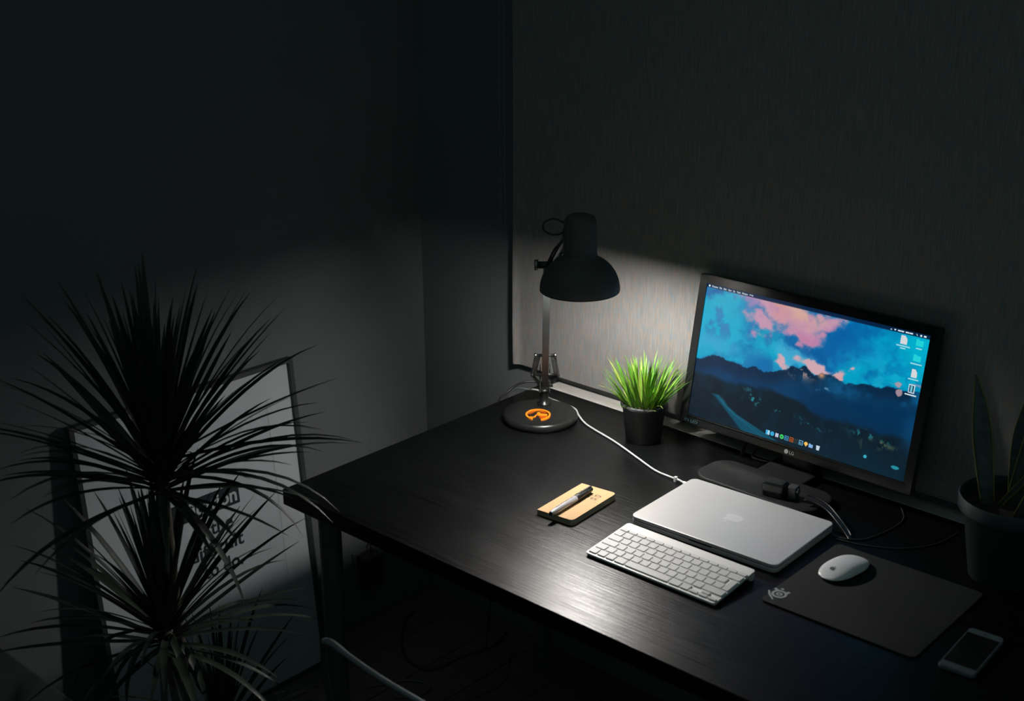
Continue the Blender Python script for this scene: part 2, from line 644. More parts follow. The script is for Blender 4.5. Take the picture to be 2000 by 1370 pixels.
# ------------------------------------------------------------------ desk lamp
def build_lamp():
    bx, by = 0.146, 0.622
    t = thing('desk_lamp', 'black metal desk lamp with dome shade, spring arm and round base, switched on', 'lamp', (bx, by, 0))
    O = Vector((bx, by, 0))

    def L(x, y, z):
        return Vector((x, y, z)) - O
    base = MB().lathe([(0.078, 0.0), (0.0845, 0.002), (0.0855, 0.008), (0.0845, 0.014), (0.0815, 0.0175), (0.078, 0.0188), (0.03, 0.0195), (0.001, 0.0197)], 64)
    base_o = base.build('base', m_lampbase, t)
    # orange emblem lying on the base: an open ring with slanted bars inside
    ex, ey = 0.159 - bx, 0.601 - by
    R = Vector((0.738, 0.674, 0))
    Fv = Vector((-0.674, 0.738, 0))
    zt = 0.0197

    def em(name, poly, material, z0=zt, z1=zt + 0.0022):
        mb = MB()
        ring = [Vector((ex, ey, 0)) + R * a + Fv * b for a, b in poly]
        mb.loft([[(p.x, p.y, z0) for p in ring], [(p.x, p.y, z1) for p in ring]])
        mb.build(name, material, base_o)
    ring = []
    a0, a1 = math.radians(-78), math.radians(240)
    outer = [(0.0285 * cos(a0 + (a1 - a0) * i / 40), 0.0325 * sin(a0 + (a1 - a0) * i / 40)) for i in range(41)]
    inner = [(0.0242 * cos(a0 + (a1 - a0) * i / 40), 0.0268 * sin(a0 + (a1 - a0) * i / 40)) for i in range(41)]
    rb = MB()
    for i in range(40):
        q = [Vector((ex, ey, 0)) + R * a + Fv * b for a, b in (outer[i], outer[i + 1], inner[i + 1], inner[i])]
        rb.loft([[(p.x, p.y, zt - 0.0005) for p in q], [(p.x, p.y, zt + 0.003) for p in q]])
    rb.build('emblem_ring', m_orange, base_o)
    em('emblem_bar', [(-0.002, 0.012), (0.004, 0.016), (0.005, 0.006), (0.021, 0.002), (0.020, -0.009), (0.004, -0.006), (-0.003, 0.0)], m_orange)
    em('emblem_bar', [(-0.006, -0.002), (-0.002, 0.003), (-0.006, -0.013), (-0.016, -0.016), (-0.020, -0.010), (-0.010, -0.012)], m_orange)
    em('emblem_bar', [(0.004, -0.008), (0.021, -0.011), (0.013, -0.018), (0.002, -0.017)], m_orange2)
    em('emblem_bar', [(0.004, 0.017), (0.008, 0.020), (0.019, 0.013), (0.016, 0.010)], m_orange2)
    em('emblem_bar', [(-0.022, 0.006), (-0.010, 0.024), (-0.004, 0.024), (-0.016, 0.008)], m_orange2, zt, zt + 0.001)
    # socket post and hinge on the base
    ft = L(0.121, 0.665, 0)
    MB().lathe([(0.016, 0.0185), (0.016, 0.022), (0.0105, 0.024), (0.0105, 0.050), (0.012, 0.051), (0.012, 0.056), (0.004, 0.058)], 20, ft.x, ft.y).build('socket_post', m_lampbase, t)
    A0 = L(0.1225, 0.6665, 0.066)
    A1 = L(0.277, 0.494, 0.416)
    ad = (A1 - A0).normalized()
    side = ad.cross(Vector((0, 0, 1))).normalized()
    side = -side if side.dot(R) < 0 else side
    fr = ad.cross(side)
    # square arm, turned so that two faces show
    arm = MB()
    hw = 0.0092
    q1, q2 = (side + fr).normalized() * hw, (side - fr).normalized() * hw
    ringf = lambda p: [p + q1 * 1.15, p + q2 * 1.15, p - q1 * 1.15, p - q2 * 1.15]
    arm.loft([ringf(A0), ringf(A1)])
    arm.build('arm', m_blackmetal, t)
    # hinge plates
    for s in (-1, 1):
        mb = MB()
        c = A0 + side * s * 0.011
        poly = [(-0.012, -0.010), (0.012, -0.010), (0.016, 0.02), (0.008, 0.044), (-0.006, 0.044), (-0.014, 0.012)]
        pl = [c + fr * a + Vector((0, 0, 1)) * b for a, b in poly]
        mb.loft([[p - side * 0.0012 for p in pl], [p + side * 0.0012 for p in pl]])
        mb.build('hinge_plate', m_blackmetal, t)
    MB().tube([A0 - side * 0.018, A0 + side * 0.018], 0.006, 14).build('hinge_bolt', m_steel, t)
    # cross bars with two pairs of springs
    up = A0 + ad * 0.112
    lo = A0 + ad * 0.040
    MB().tube([up - side * 0.022, up + side * 0.022], 0.0034, 10).build('cross_bar', m_steel, t)
    MB().tube([lo - side * 0.030, lo + side * 0.030], 0.0034, 10).build('cross_bar', m_steel, t)
    for s in (-1, 1):
        wing = MB()
        pts = [A0 + side * s * 0.011 - ad * 0.012, A0 + side * s * 0.013 + ad * 0.012, lo + side * s * 0.0295 + ad * 0.002, lo + side * s * 0.0295 - ad * 0.008]
        wing.loft([[p - fr * 0.002 for p in pts], [p + fr * 0.002 for p in pts]])
        wing.build('spring_bracket', m_blackmetal, t)
        for k, off in enumerate((-0.0035, 0.0035)):
            a = up + side * s * (0.0175 + off)
            b = lo + side * s * (0.0265 + off)
            n = 260
            d = (b - a)
            e1 = d.normalized().cross(fr).normalized()
            pts = []
            turns = 26
            for i in range(n + 1):
                u = i / n
                ph = 2 * pi * turns * u
                rr = 0.0024
                pts.append(a + d * u + rr * (cos(ph) * e1 + sin(ph) * fr))
            MB().tube(pts, 0.0009, 5).build('spring', m_steel, t)
        for q in (up + side * s * 0.022, lo + side * s * 0.030):
            MB().tube([q - side * 0.003, q + side * 0.003], 0.0052, 12).build('end_nut', m_steel, t)
    # shade
    sx, sy, sz = 0.365, 0.493, 0.380
    S = L(sx, sy, sz)
    prof_out = [(0.0800, 0.0), (0.0808, 0.004), (0.0800, 0.012), (0.0775, 0.024), (0.072, 0.037), (0.063, 0.050), (0.051, 0.061), (0.040, 0.067), (0.0345, 0.071), (0.0335, 0.078),
                (0.0330, 0.135), (0.0315, 0.145), (0.027, 0.152), (0.018, 0.156), (0.001, 0.157)]
    prof_in = [(0.001, 0.130), (0.029, 0.130), (0.031, 0.075), (0.038, 0.064), (0.049, 0.058), (0.060, 0.048), (0.069, 0.0355), (0.0745, 0.023), (0.0775, 0.011), (0.0785, 0.001)]
    sh = MB().lathe([(r, z) for r, z in prof_out], 56, S.x, S.y, caps=False)
    sh.v = [(x, y, z + S.z) for x, y, z in sh.v]
    sh_o = sh.build('shade', m_blackflat, t)
    inn = MB().lathe(prof_in, 56, S.x, S.y, caps=False)
    inn.v = [(x, y, z + S.z) for x, y, z in inn.v]
    inn.build('shade_lining', m_shadein, sh_o)
    rim = MB().tube([(S.x + 0.0795 * cos(2 * pi * i / 56), S.y + 0.0795 * sin(2 * pi * i / 56), S.z + 0.001) for i in range(57)], 0.0014, 6)
    rim.build('rim', m_blackmetal, sh_o)
    for k in range(10):   # slots round the top of the cap
        a = 2 * pi * k / 10
        MB().box(-0.0022, 0.0022, -0.0008, 0.0008, 0, 0.010).build('vent_slot', m_keyside, sh_o, M=Matrix.Translation((S.x, S.y, S.z + 0.140)) @ Matrix.Rotation(a, 4, 'Z') @ Matrix.Translation((0.0, 0.0316, 0)) @ Matrix.Rotation(0.55, 4, 'X'))
    # bulb: the light of the scene
    bz = S.z
    bulb = MB().lathe([(0.001, 0.0020), (0.010, 0.0036), (0.0185, 0.0090), (0.0245, 0.0180), (0.0270, 0.0285), (0.0255, 0.0390), (0.0195, 0.0480), (0.0130, 0.0560), (0.0110, 0.0600)], 32, S.x, S.y, caps=False)
    bulb.v = [(x, y, z + bz) for x, y, z in bulb.v]
    m_bulb = glow('lit_bulb_glass', (1.0, 0.955, 0.90), LAMP_STRENGTH)
    bo = bulb.build('bulb', m_bulb, t)
    so = MB().lathe([(0.0110, 0.0600), (0.0135, 0.0610), (0.0135, 0.078), (0.018, 0.082), (0.018, 0.126)], 24, S.x, S.y, caps=False)
    so.v = [(x, y, z + bz) for x, y, z in so.v]
    so.build('bulb_socket', m_blackplastic, bo)
    # joint between arm and shade, struts and cord loop
    J = A1
    MB().tube([J - side * 0.020, J + side * 0.016], 0.0075, 16).build('arm_joint', m_blackmetal, t)
    MB().tube([J - side * 0.026, J - side * 0.018], 0.011, 16).build('wing_nut', m_steel, t)
    c1 = S + Vector((0, 0, 0.112)) - R * 0.030 + Fv * 0.012
    c2 = S + Vector((0, 0, 0.085)) - R * 0.030 + Fv * 0.012
    MB().tube([J + side * 0.004, c1], 0.003, 8).build('shade_strut', m_steel, t)
    MB().tube([J + side * 0.012, c2], 0.003, 8).build('shade_strut', m_steel, t)
    MB().tube([c2 - Vector((0, 0, 0.012)), c1 + Vector((0, 0, 0.012))], 0.0045, 8).build('strut_clamp', m_steel, t)
    cc = S + Vector((0, 0, 0.128)) - R * 0.050 + Fv * 0.01
    lp = [S + Vector((0, 0, 0.136)) - R * 0.030 + Fv * 0.01]
    for k in range(1, 12):
        a = pi * 0.36 + 2 * pi * 0.80 * k / 11
        lp.append(cc + R * 0.024 * cos(a) + Vector((0, 0, 1)) * 0.0165 * sin(a) + Fv * 0.006 * k / 11)
    lp += [c1 + Vector((0, 0, -0.01)) - R * 0.003, (c1 + J) / 2 - R * 0.004, J - side * 0.004 - fr * 0.01]
    MB().tube(smooth_path(lp, 6), 0.0021, 8).build('shade_cord', m_cord, t)
    # mains cord from the hinge over the left edge of the desk
    pts = [L(0.100, 0.700, 0.021), L(0.060, 0.742, 0.030), L(0.021, 0.722, 0.032), L(0.010, 0.690, 0.028), L(0.000, 0.665, 0.012), L(-0.012, 0.655, -0.006), L(-0.020, 0.65, -0.08), L(-0.03, 0.655, -0.30), L(-0.06, 0.67, -0.55), L(-0.10, 0.69, -0.735)]
    MB().tube(smooth_path(pts, 8), 0.0028, 8).build('mains_cord', m_cord, t)


build_lamp()


# ------------------------------------------------------------------ monitor with its picture
def value_noise(u, v, sx, sy, seed):
    rng = np.random.RandomState(seed)
    nx, ny = int(sx) + 3, int(sy) + 3
    g = rng.rand(ny, nx)
    x, y = u * sx, v * sy
    xi, yi = np.floor(x).astype(int), np.floor(y).astype(int)
    fx, fy = x - xi, y - yi
    fx = fx * fx * (3 - 2 * fx)
    fy = fy * fy * (3 - 2 * fy)
    xi = np.clip(xi, 0, nx - 2)
    yi = np.clip(yi, 0, ny - 2)
    return (g[yi, xi] * (1 - fx) + g[yi, xi + 1] * fx) * (1 - fy) + (g[yi + 1, xi] * (1 - fx) + g[yi + 1, xi + 1] * fx) * fy


def fbm(u, v, sx, sy, seed, octv=5):
    t, a, s = 0, 0.5, 0
    for k in range(octv):
        t = t + a * value_noise(np.clip(u, 0, 1), np.clip(v, 0, 1), sx * 2 ** k, sy * 2 ** k, seed + k)
        s += a
        a *= 0.55
    return t / s


def wallpaper(u, v):
    """landscape picture of the screen: teal sky, pink clouds, dark peaks, road (sRGB 0..1)"""
    U, V = u.ravel(), v.ravel()
    C = np.zeros((U.size, 3))

    def col(r, g, b):
        return np.array([r, g, b]) / 255.0

    def lay(mask, c):
        C[:] = C * (1 - mask[:, None]) + np.asarray(c) * mask[:, None]

    def ss(a, b, x):
        t = np.clip((x - a) / (b - a), 0, 1)
        return t * t * (3 - 2 * t)

    wu = U + (fbm(U, V, 8, 6, 131) - 0.5) * 0.16 + (fbm(U, V, 26, 18, 151, 4) - 0.5) * 0.06
    wv = V + (fbm(U, V, 8, 6, 171) - 0.5) * 0.20 + (fbm(U, V, 26, 18, 191, 4) - 0.5) * 0.08

    def blob(cu, cv, ru, rv, p=1.0):
        return np.exp(-(((wu - cu) / ru) ** 2 + ((wv - cv) / rv) ** 2) * p)

    def spot(cu, cv, ru, rv):
        return np.exp(-(((U - cu) / ru) ** 2 + ((V - cv) / rv) ** 2))
    n1 = fbm(U, V, 5, 3, 11)
    n2 = fbm(U, V, 9, 6, 31)
    n3 = fbm(U, V, 24, 14, 51, 4)
    n4 = fbm(U, V, 60, 36, 71, 3)
    n5 = fbm(U, V, 14, 3, 91, 4)
    C[:] = col(4, 106, 168)
    lay(ss(0.42, 0.62, n2 * 0.6 + n1 * 0.4 + 0.16 * (1 - ss(0.1, 0.3, U)) + 0.10 * ss(0.66, 1.0, U) * (1 - ss(0.1, 0.4, V))), col(0, 160, 196))
    lay(0.9 * blob(0.06, 0.22, 0.18, 0.22), col(0, 164, 200))
    lay(0.55 * ss(0.50, 0.66, n3) * (1 - ss(0.30, 0.45, V)), col(4, 84, 150))
    lay(0.55 * ss(0.54, 0.70, fbm(U, V, 18, 12, 211, 4)) * ss(0.1, 0.3, V), col(30, 170, 205))
    lay(0.9 * blob(0.97, 0.08, 0.16, 0.20), col(0, 178, 206))
    lay(0.65 * ss(0.5, 0.66, n3) * blob(0.15, 0.15, 0.2, 0.25), col(82, 135, 190))
    lay(0.8 * blob(0.66, 0.12, 0.09, 0.16), col(3, 92, 160))
    lay(0.75 * blob(0.50, 0.29, 0.16, 0.075) * ss(0.3, 0.6, n2 + 0.2), col(6, 78, 146))
    lay(0.8 * blob(0.06, 0.035, 0.08, 0.03), col(2, 80, 150))
    lay(0.75 * blob(0.24, 0.05, 0.045, 0.05), col(4, 92, 165))
    # big pink cloud
    pm = np.maximum.reduce([blob(0.40, 0.07, 0.20, 0.13), blob(0.27, 0.18, 0.10, 0.09), blob(0.47, 0.17, 0.11, 0.09), blob(0.56, 0.07, 0.08, 0.09)])
    pm = ss(0.22, 0.72, pm + (n2 - 0.5) * 0.55 + (n3 - 0.5) * 0.25)
    lay(pm, col(192, 146, 172))
    lay(pm * 0.8 * blob(0.43, 0.03, 0.10, 0.07), col(214, 172, 148))
    lay(pm * 0.6 * blob(0.36, 0.06, 0.05, 0.07), col(208, 140, 140))
    lay(pm * 0.6 * blob(0.50, 0.20, 0.08, 0.07), col(186, 112, 156))
    lay(pm * 0.5 * ss(0.5, 0.7, n3), col(170, 122, 178))
    # low bright bank
    lay(0.8 * blob(0.07, 0.43, 0.12, 0.09), col(60, 165, 204))
    lay(0.8 * ss(0.15, 0.75, blob(0.46, 0.37, 0.13, 0.10) + (n3 - 0.5) * 0.5), col(72, 176, 210))
    lay(0.5 * ss(0.4, 0.65, n2) * blob(0.80, 0.25, 0.18, 0.08), col(14, 140, 196))
    pk = ss(0.25, 0.75, np.maximum.reduce([blob(0.56, 0.375, 0.09, 0.055), blob(0.65, 0.405, 0.055, 0.04), blob(0.40, 0.44, 0.045, 0.035), blob(0.72, 0.36, 0.022, 0.025)]) + (n3 - 0.5) * 0.5)
    lay(pk, col(206, 166, 178))
    lay(pk * 0.5 * blob(0.64, 0.42, 0.06, 0.03), col(222, 150, 150))
    lay(0.85 * ss(0.45, 0.7, blob(0.905, 0.335, 0.035, 0.03) + (n3 - 0.5) * 0.4), col(186, 150, 160))
    lay(0.7 * ss(0.45, 0.7, blob(0.985, 0.29, 0.03, 0.02) + (n3 - 0.5) * 0.4), col(150, 150, 180))
    # ridge
    ru = [0, 0.016, 0.06, 0.114, 0.14, 0.18, 0.23, 0.281, 0.33, 0.376, 0.42, 0.46, 0.485, 0.51, 0.535, 0.559, 0.586, 0.623, 0.683, 0.74, 0.795, 0.84, 0.878, 0.93, 1.0]
    rv = [0.575, 0.57, 0.53, 0.503, 0.522, 0.52, 0.545, 0.515, 0.53, 0.513, 0.47, 0.442, 0.45, 0.415, 0.44, 0.462, 0.428, 0.428, 0.455, 0.44, 0.415, 0.42, 0.395, 0.40, 0.375]
    ridge = np.interp(U, ru, rv) + (n4 - 0.5) * 0.022 + (n3 - 0.5) * 0.03
    mt = ss(-0.006, 0.008, V - ridge)
    dep = V - ridge
    lay(mt, col(6, 38, 66))
    lay(mt * 0.75 * ss(0.02, 0.16, dep) * (1 - ss(0.2, 0.30, dep)), col(2, 62, 104))
    hz = ss(0.5, 0.75, n2) * (1 - ss(0.06, 0.16, dep)) * mt * (1 - blob(0.51, 0.45, 0.10, 0.2))
    lay(hz * 0.8, col(10, 96, 146))
    lit = mt * spot(0.50, 0.465, 0.06, 0.045) * ss(0.52, 0.62, n4)
    lay(lit, col(150, 130, 130))
    lay(mt * 0.9 * spot(0.588, 0.445, 0.014, 0.022), col(226, 150, 110))
    lay(mt * 0.8 * ss(0.56, 0.66, n4) * np.maximum(blob(0.575, 0.53, 0.035, 0.022), blob(0.63, 0.525, 0.03, 0.012)), col(120, 160, 190))
    lay(mt * 0.9 * ss(0.5, 0.6, n4) * np.maximum(blob(0.70, 0.445, 0.02, 0.012), blob(0.80, 0.405, 0.02, 0.014)), col(190, 130, 130))
    lay(0.8 * ss(0.42, 0.55, spot(0.918, 0.42, 0.016, 0.028) + (n4 - 0.5) * 0.4), col(196, 160, 168))
    # foreground slopes
    hu = [0, 0.06, 0.15, 0.3, 0.42, 0.5, 0.56, 0.62, 0.75, 0.88, 1.0]
    hv = [0.66, 0.66, 0.68, 0.66, 0.655, 0.66, 0.71, 0.74, 0.72, 0.73, 0.70]
    hill = np.interp(U, hu, hv) + (n3 - 0.5) * 0.05
    hm = ss(-0.02, 0.03, V - hill)
    nav = mt * (1 - hm) * ss(0.44, 0.6, U) * ss(0.09, 0.16, dep)
    lay(nav * 0.9, col(0, 44, 80))
    lay(hm, col(9, 27, 38))
    lay(hm * 0.6 * ss(0.5, 0.7, n3), col(10, 40, 54))
    lay(hm * 0.55 * ss(0.7, 1.0, V) * ss(0.3, 0.6, U), col(6, 36, 52))
    # road
    vv = np.array([0.795, 0.815, 0.855, 0.90, 0.95, 1.0])
    rl = np.interp(V, vv, [0.095, 0.115, 0.150, 0.185, 0.225, 0.265])
    rr = np.interp(V, vv, [0.150, 0.165, 0.190, 0.245, 0.345, 0.450])
    rd = ss(-0.004, 0.012, U - rl) * (1 - ss(-0.02, 0.004, U - rr)) * ss(0.79, 0.80, V)
    lay(rd * 0.95, col(4, 74, 98))
    e1 = np.exp(-((U - (rl * 0.42 + rr * 0.58)) / 0.006) ** 2) * rd
    lay(e1 * 0.6, col(20, 110, 134))
    e2 = np.exp(-((U - rr + 0.012) / 0.010) ** 2) * ss(0.8, 0.83, V)
    lay(e2 * 0.6, col(16, 100, 124))
    lay(hm * 0.75 * ss(0.64, 0.72, n4) * np.maximum.reduce([blob(0.42, 0.80, 0.06, 0.03), blob(0.62, 0.80, 0.08, 0.035), blob(0.83, 0.76, 0.06, 0.04), blob(0.34, 0.74, 0.06, 0.05)]), col(40, 150, 160))
    lay(hm * 0.6 * ss(0.5, 0.62, n4) * blob(0.845, 0.83, 0.06, 0.03), col(120, 130, 90))
    lay(0.9 * ss(0.4, 0.6, spot(0.828, 0.911, 0.008, 0.014)), col(60, 190, 210))
    lay(0.9 * ss(0.4, 0.6, spot(0.955, 0.923, 0.020, 0.014)), col(40, 150, 166))
    lay(0.45 * ss(0.93, 1.0, U) * ss(0.5, 0.62, V) * (1 - ss(0.7, 0.85, V)), col(10, 80, 130))
    # menu bar
    mbm = 1 - ss(0.026, 0.029, V)
    lay(mbm * 0.95, col(6, 30, 62))
    return np.clip(C, 0, 1).reshape(u.shape + (3,))


def build_monitor():
    X, Y, Z, T, TI = 0.7298, 0.7192, 0.0721, -0.0289, 0.1771
    W, HH = 0.509, 0.2863
    t = thing('monitor', 'wide black desktop monitor showing mountains under teal and pink clouds', 'monitor', (X, Y - 0.055, 0), (0, 0, T))
    Rx = Matrix.Rotation(-TI, 4, 'X')
    P0 = Matrix.Translation((0, 0.055, Z)) @ Rx      # panel frame: x right, z up along the panel, y back
    # casing and bezel
    bw, bb = 0.0185, 0.0205
    ring_o = [(W / 2 + bw, HH + bw), (-W / 2 - bw, HH + bw), (-W / 2 - bw, -bb), (W / 2 + bw, -bb)]

    def rr(w0, w1, h0, h1, r, n=4):
        return rrect(w1 - w0, h1 - h0, r, n, (w0 + w1) / 2, (h0 + h1) / 2)
    o_ring = rr(-W / 2 - bw, W / 2 + bw, -bb, HH + bw, 0.004)
    case = MB()
    def at(ring, y, s=1.0, cx=0.0, cz=HH / 2):
        return [(cx + (a - cx) * s, y, cz + (b - cz) * s) for a, b in ring]
    case.loft([at(o_ring, 0.004), at(o_ring, 0.016), at(o_ring, 0.020, 0.985), at(o_ring, 0.027, 0.72), at(o_ring, 0.032, 0.55)])
    case.build('casing', m_blackplastic, t, M=P0)
    i_ring = rr(-W / 2, W / 2, 0, HH, 0.0005)
    bez = MB()
    bez.loft([at(i_ring, 0.0035), at(i_ring, -0.0005, 1.0), at(o_ring, -0.0008, 0.998), at(o_ring, 0.0, 1.0), at(o_ring, 0.004, 1.0)], caps=False)
    bz = bez.build('bezel', m_blackgloss, t, M=P0)
    lip = MB().box(-W / 2 - 0.002, W / 2 + 0.002, -0.003, 0.0, -0.0035, -0.0012, 0.0006)
    lip.build('lower_lip', m_blackgloss, bz, M=P0)
    for x0, w, h, z, s, mm in ((-W / 2 - 0.005, 0.034, 0.0065, -0.0165, 'IPS LED', mat('dim_blue_print', (0.05, 0.11, 0.14), 0.4)),):
        lettering('lettering', s, w, h, P0 @ frame_matrix((x0, -0.0012, z), (1, 0, 0), (0, 0, 1)), mm, bz, bold=0.01)
    mlg = mat('silver_print', (0.30, 0.33, 0.34), 0.4)
    lettering('lettering', 'LG', 0.0105, 0.0072, P0 @ frame_matrix((0.0045, -0.0012, -0.0165), (1, 0, 0), (0, 0, 1)), mlg, bz, bold=0.01)
    em = MB()
    em.loft([[(-0.003 + a, -0.0010, -0.0128 + b) for a, b in circle(0.0047, 20)], [(-0.003 + a, -0.0014, -0.0128 + b) for a, b in circle(0.0047, 20)]])
    em.build('round_emblem', mlg, bz, M=P0)
    # screen as a fine grid that carries the picture
    nx, ny = 400, 225
    gu, gv = np.meshgrid(np.linspace(0, 1, nx), np.linspace(0, 1, ny))
    C = wallpaper(gu, gv)
    lin = np.where(C <= 0.04045, C / 12.92, ((C + 0.055) / 1.055) ** 2.4)
    me = bpy.data.meshes.new('screen')
    vs = np.stack([(gu - 0.5) * W, np.full_like(gu, 0.0022), (1 - gv) * HH], -1).reshape(-1, 3)
    idx = np.arange(nx * ny).reshape(ny, nx)
    fs = np.stack([idx[1:, :-1], idx[1:, 1:], idx[:-1, 1:], idx[:-1, :-1]], -1).reshape(-1, 4)
    me.from_pydata([tuple(P0 @ Vector(p)) for p in vs.tolist()], [], fs.tolist())
    ca = me.color_attributes.new('picture', 'FLOAT_COLOR', 'POINT')
    buf = np.ones((nx * ny, 4))
    buf[:, :3] = lin.reshape(-1, 3)
    ca.data.foreach_set('color', buf.ravel())
    M = bpy.data.materials.new('lit_screen_picture')
    M.use_nodes = True
    nt = M.node_tree
    P = nt.nodes['Principled BSDF']
    P.inputs['Base Color'].default_value = (0.004, 0.004, 0.005, 1)
    P.inputs['Roughness'].default_value = 0.35
    P.inputs['Specular IOR Level'].default_value = 0.08
    at_n = nt.nodes.new('ShaderNodeAttribute')
    at_n.attribute_name = 'picture'
    nt.links.new(at_n.outputs['Color'], P.inputs['Emission Color'])
    P.inputs['Emission Strength'].default_value = 1.0
    me.materials.append(M)
    scr = bpy.data.objects.new('screen', me)
    COL.objects.link(scr)
    scr.parent = t
    # things shown on the screen: flat shapes a hair in front of the picture
    white = glow('screen_white', rgb(214, 232, 240))
    pale = glow('screen_pale_text', rgb(150, 214, 226))

    def SP(u, v, y=0.0016):
        return ((u - 0.5) * W, y, (1 - v) * HH)

    def flat(name, poly, material, y=0.0016):
        mb = MB()
        mb.v = [SP(a, b, y) for a, b in poly]
        mb.face(range(len(poly)))
        return mb.build(name, material, scr, M=P0)

    def word(s, u, v, w, h, material):
        lettering('menu_word', s, w * W, h * HH, P0 @ frame_matrix(SP(u, v + h / 2, 0.0017), (1, 0, 0), (0, 0, 1)), material, scr, bold=0.012, thick=0.0)
    ell = lambda cu, cv, ru, rv, n=16: [(cu + ru * cos(2 * pi * i / n), cv + rv * sin(2 * pi * i / n)) for i in range(n)]
    box = lambda cu, cv, ru, rv: [(cu - ru, cv - rv), (cu + ru, cv - rv), (cu + ru, cv + rv), (cu - ru, cv + rv)]
    flat('menu_emblem', ell(0.013, 0.0155, 0.0042, 0.0075), white)
    for s, u, w in (('Preview', 0.026, 0.029), ('File', 0.062, 0.013), ('Edit', 0.083, 0.014), ('View', 0.105, 0.017), ('Go', 0.130, 0.010), ('Tools', 0.148, 0.018), ('Window', 0.173, 0.029), ('Help', 0.210, 0.018)):
        word(s, u, 0.0155, w, 0.0135, white)
    flat('menu_mark', [(0.838, 0.020), (0.842, 0.012), (0.846, 0.020)], white)
    flat('menu_mark', [(0.853, 0.012), (0.858, 0.0095), (0.863, 0.012), (0.858, 0.0215)], white)
    for cu, ru in ((0.8755, 0.0065), (0.8885, 0.0055), (0.908, 0.0075), (0.9235, 0.0065)):
        flat('menu_mark', box(cu, 0.0155, ru, 0.0042), white)
    flat('menu_mark', [(0.943, 0.010), (0.9455, 0.010), (0.950, 0.021), (0.9475, 0.021)], white)
    flat('menu_mark', ell(0.963, 0.0155, 0.0042, 0.0065), white)
    flat('menu_mark', box(0.979, 0.0155, 0.005, 0.0055), white)
    # desktop icons
    page = lambda cu, cv, ru, rv: [(cu - ru, cv - rv), (cu + ru * 0.2, cv - rv), (cu + ru * 0.8, cv - rv * 0.5), (cu + ru, cv), (cu + ru, cv + rv), (cu - ru, cv + rv)]
    fold = lambda cu, cv, ru, rv: [(cu - ru, cv - rv), (cu - ru * 0.3, cv - rv), (cu - ru * 0.1, cv - rv * 0.7), (cu + ru, cv - rv * 0.7), (cu + ru, cv + rv), (cu - ru, cv + rv)]
    flat('document_icon', page(0.900, 0.068, 0.0135, 0.029), glow('icon_page', rgb(208, 214, 216)))
    flat('folder_icon', fold(0.963, 0.064, 0.015, 0.023), glow('icon_folder', rgb(30, 208, 216)))
    flat('folder_icon', fold(0.963, 0.167, 0.015, 0.023), glow('icon_folder', rgb(30, 208, 216)))
    flat('document_icon', page(0.963, 0.270, 0.0115, 0.028), glow('icon_page', rgb(208, 214, 216)))
    flat('picture_icon', box(0.9635, 0.374, 0.0125, 0.029), white)
    flat('picture_icon_inside', box(0.9635, 0.374, 0.0095, 0.0235), glow('icon_dark', rgb(10, 60, 90)), 0.0012)
    flat('picture_icon_inside', box(0.9635, 0.374, 0.004, 0.021), glow('icon_mid', rgb(110, 190, 205)), 0.0009)
    for cu, cv, ru in ((0.900, 0.110, 0.028), (0.900, 0.125, 0.011), (0.963, 0.103, 0.012), (0.963, 0.207, 0.023), (0.963, 0.311, 0.021), (0.963, 0.416, 0.023)):
        flat('caption_bar', box(cu, cv, ru, 0.0040), pale if cv < 0.4 else white)
    # dock
    dv, ru, rv = 0.954, 0.0092, 0.0165
    flat('dock_icon', box(0.394 - ru / 2, dv, ru / 2, rv), glow('dock_cyan', rgb(50, 170, 220)))
    flat('dock_icon', box(0.394 + ru / 2, dv, ru / 2, rv), glow('dock_pale', rgb(170, 215, 235)))
    flat('dock_icon', ell(0.4155, dv, ru, rv), glow('dock_blue', rgb(40, 160, 215)))
    flat('dock_icon', box(0.4375, dv, ru * 0.8, rv * 0.85), glow('dock_grey', rgb(180, 190, 210)))
    flat('dock_icon', ell(0.460, dv, ru, rv), glow('dock_green', rgb(60, 215, 100)))
    flat('dock_icon_mark', ell(0.460, dv, ru * 0.6, rv * 0.45), glow('dock_green_dark', rgb(16, 120, 60)), 0.0012)
    for cu, c1, c2, s in ((0.482, rgb(70, 170, 225), rgb(6, 34, 60), 'Ps'), (0.505, rgb(200, 96, 30), rgb(66, 26, 10), 'Ai'), (0.527, rgb(36, 54, 60), rgb(14, 30, 38), None), (0.549, rgb(120, 200, 235), rgb(6, 40, 66), 'Lr')):
        n = '%d' % int(cu * 1000)
        flat('dock_icon', box(cu, dv, ru, rv), glow('dock_edge_' + n, c1))
        flat('dock_icon_inside', box(cu, dv, ru * 0.82, rv * 0.82), glow('dock_fill_' + n, c2), 0.0012)
        if s:
            lettering('dock_icon_lettering', s, ru * 1.1 * W, rv * 0.9 * HH, P0 @ frame_matrix(SP(cu - ru * 0.55, dv + rv * 0.45, 0.0009), (1, 0, 0), (0, 0, 1)), glow('dock_edge_' + n, c1), scr, bold=0.01, thick=0.0)
    flat('dock_icon', [(0.572 - ru, dv - rv * 0.2), (0.572 - ru * 0.5, dv - rv), (0.572 + ru * 0.5, dv - rv), (0.572 + ru, dv - rv * 0.2), (0.572, dv + rv)], glow('dock_amber', rgb(248, 190, 90)))
    flat('dock_icon', fold(0.594, dv, ru, rv * 0.85), glow('dock_folder', rgb(120, 170, 220)))
    flat('dock_icon', [(0.626 - ru * 0.9, dv - rv), (0.626 + ru * 0.9, dv - rv), (0.626 + ru * 0.65, dv + rv), (0.626 - ru * 0.65, dv + rv)], glow('dock_bin', rgb(190, 208, 218)))
    # stand
    neck = MB()
    neck.slab(rrect(0.075, 0.026, 0.010, 4, 0, 0.100), 0.012, 0.17)
    neck.build('stand_neck', m_blackplastic, t)
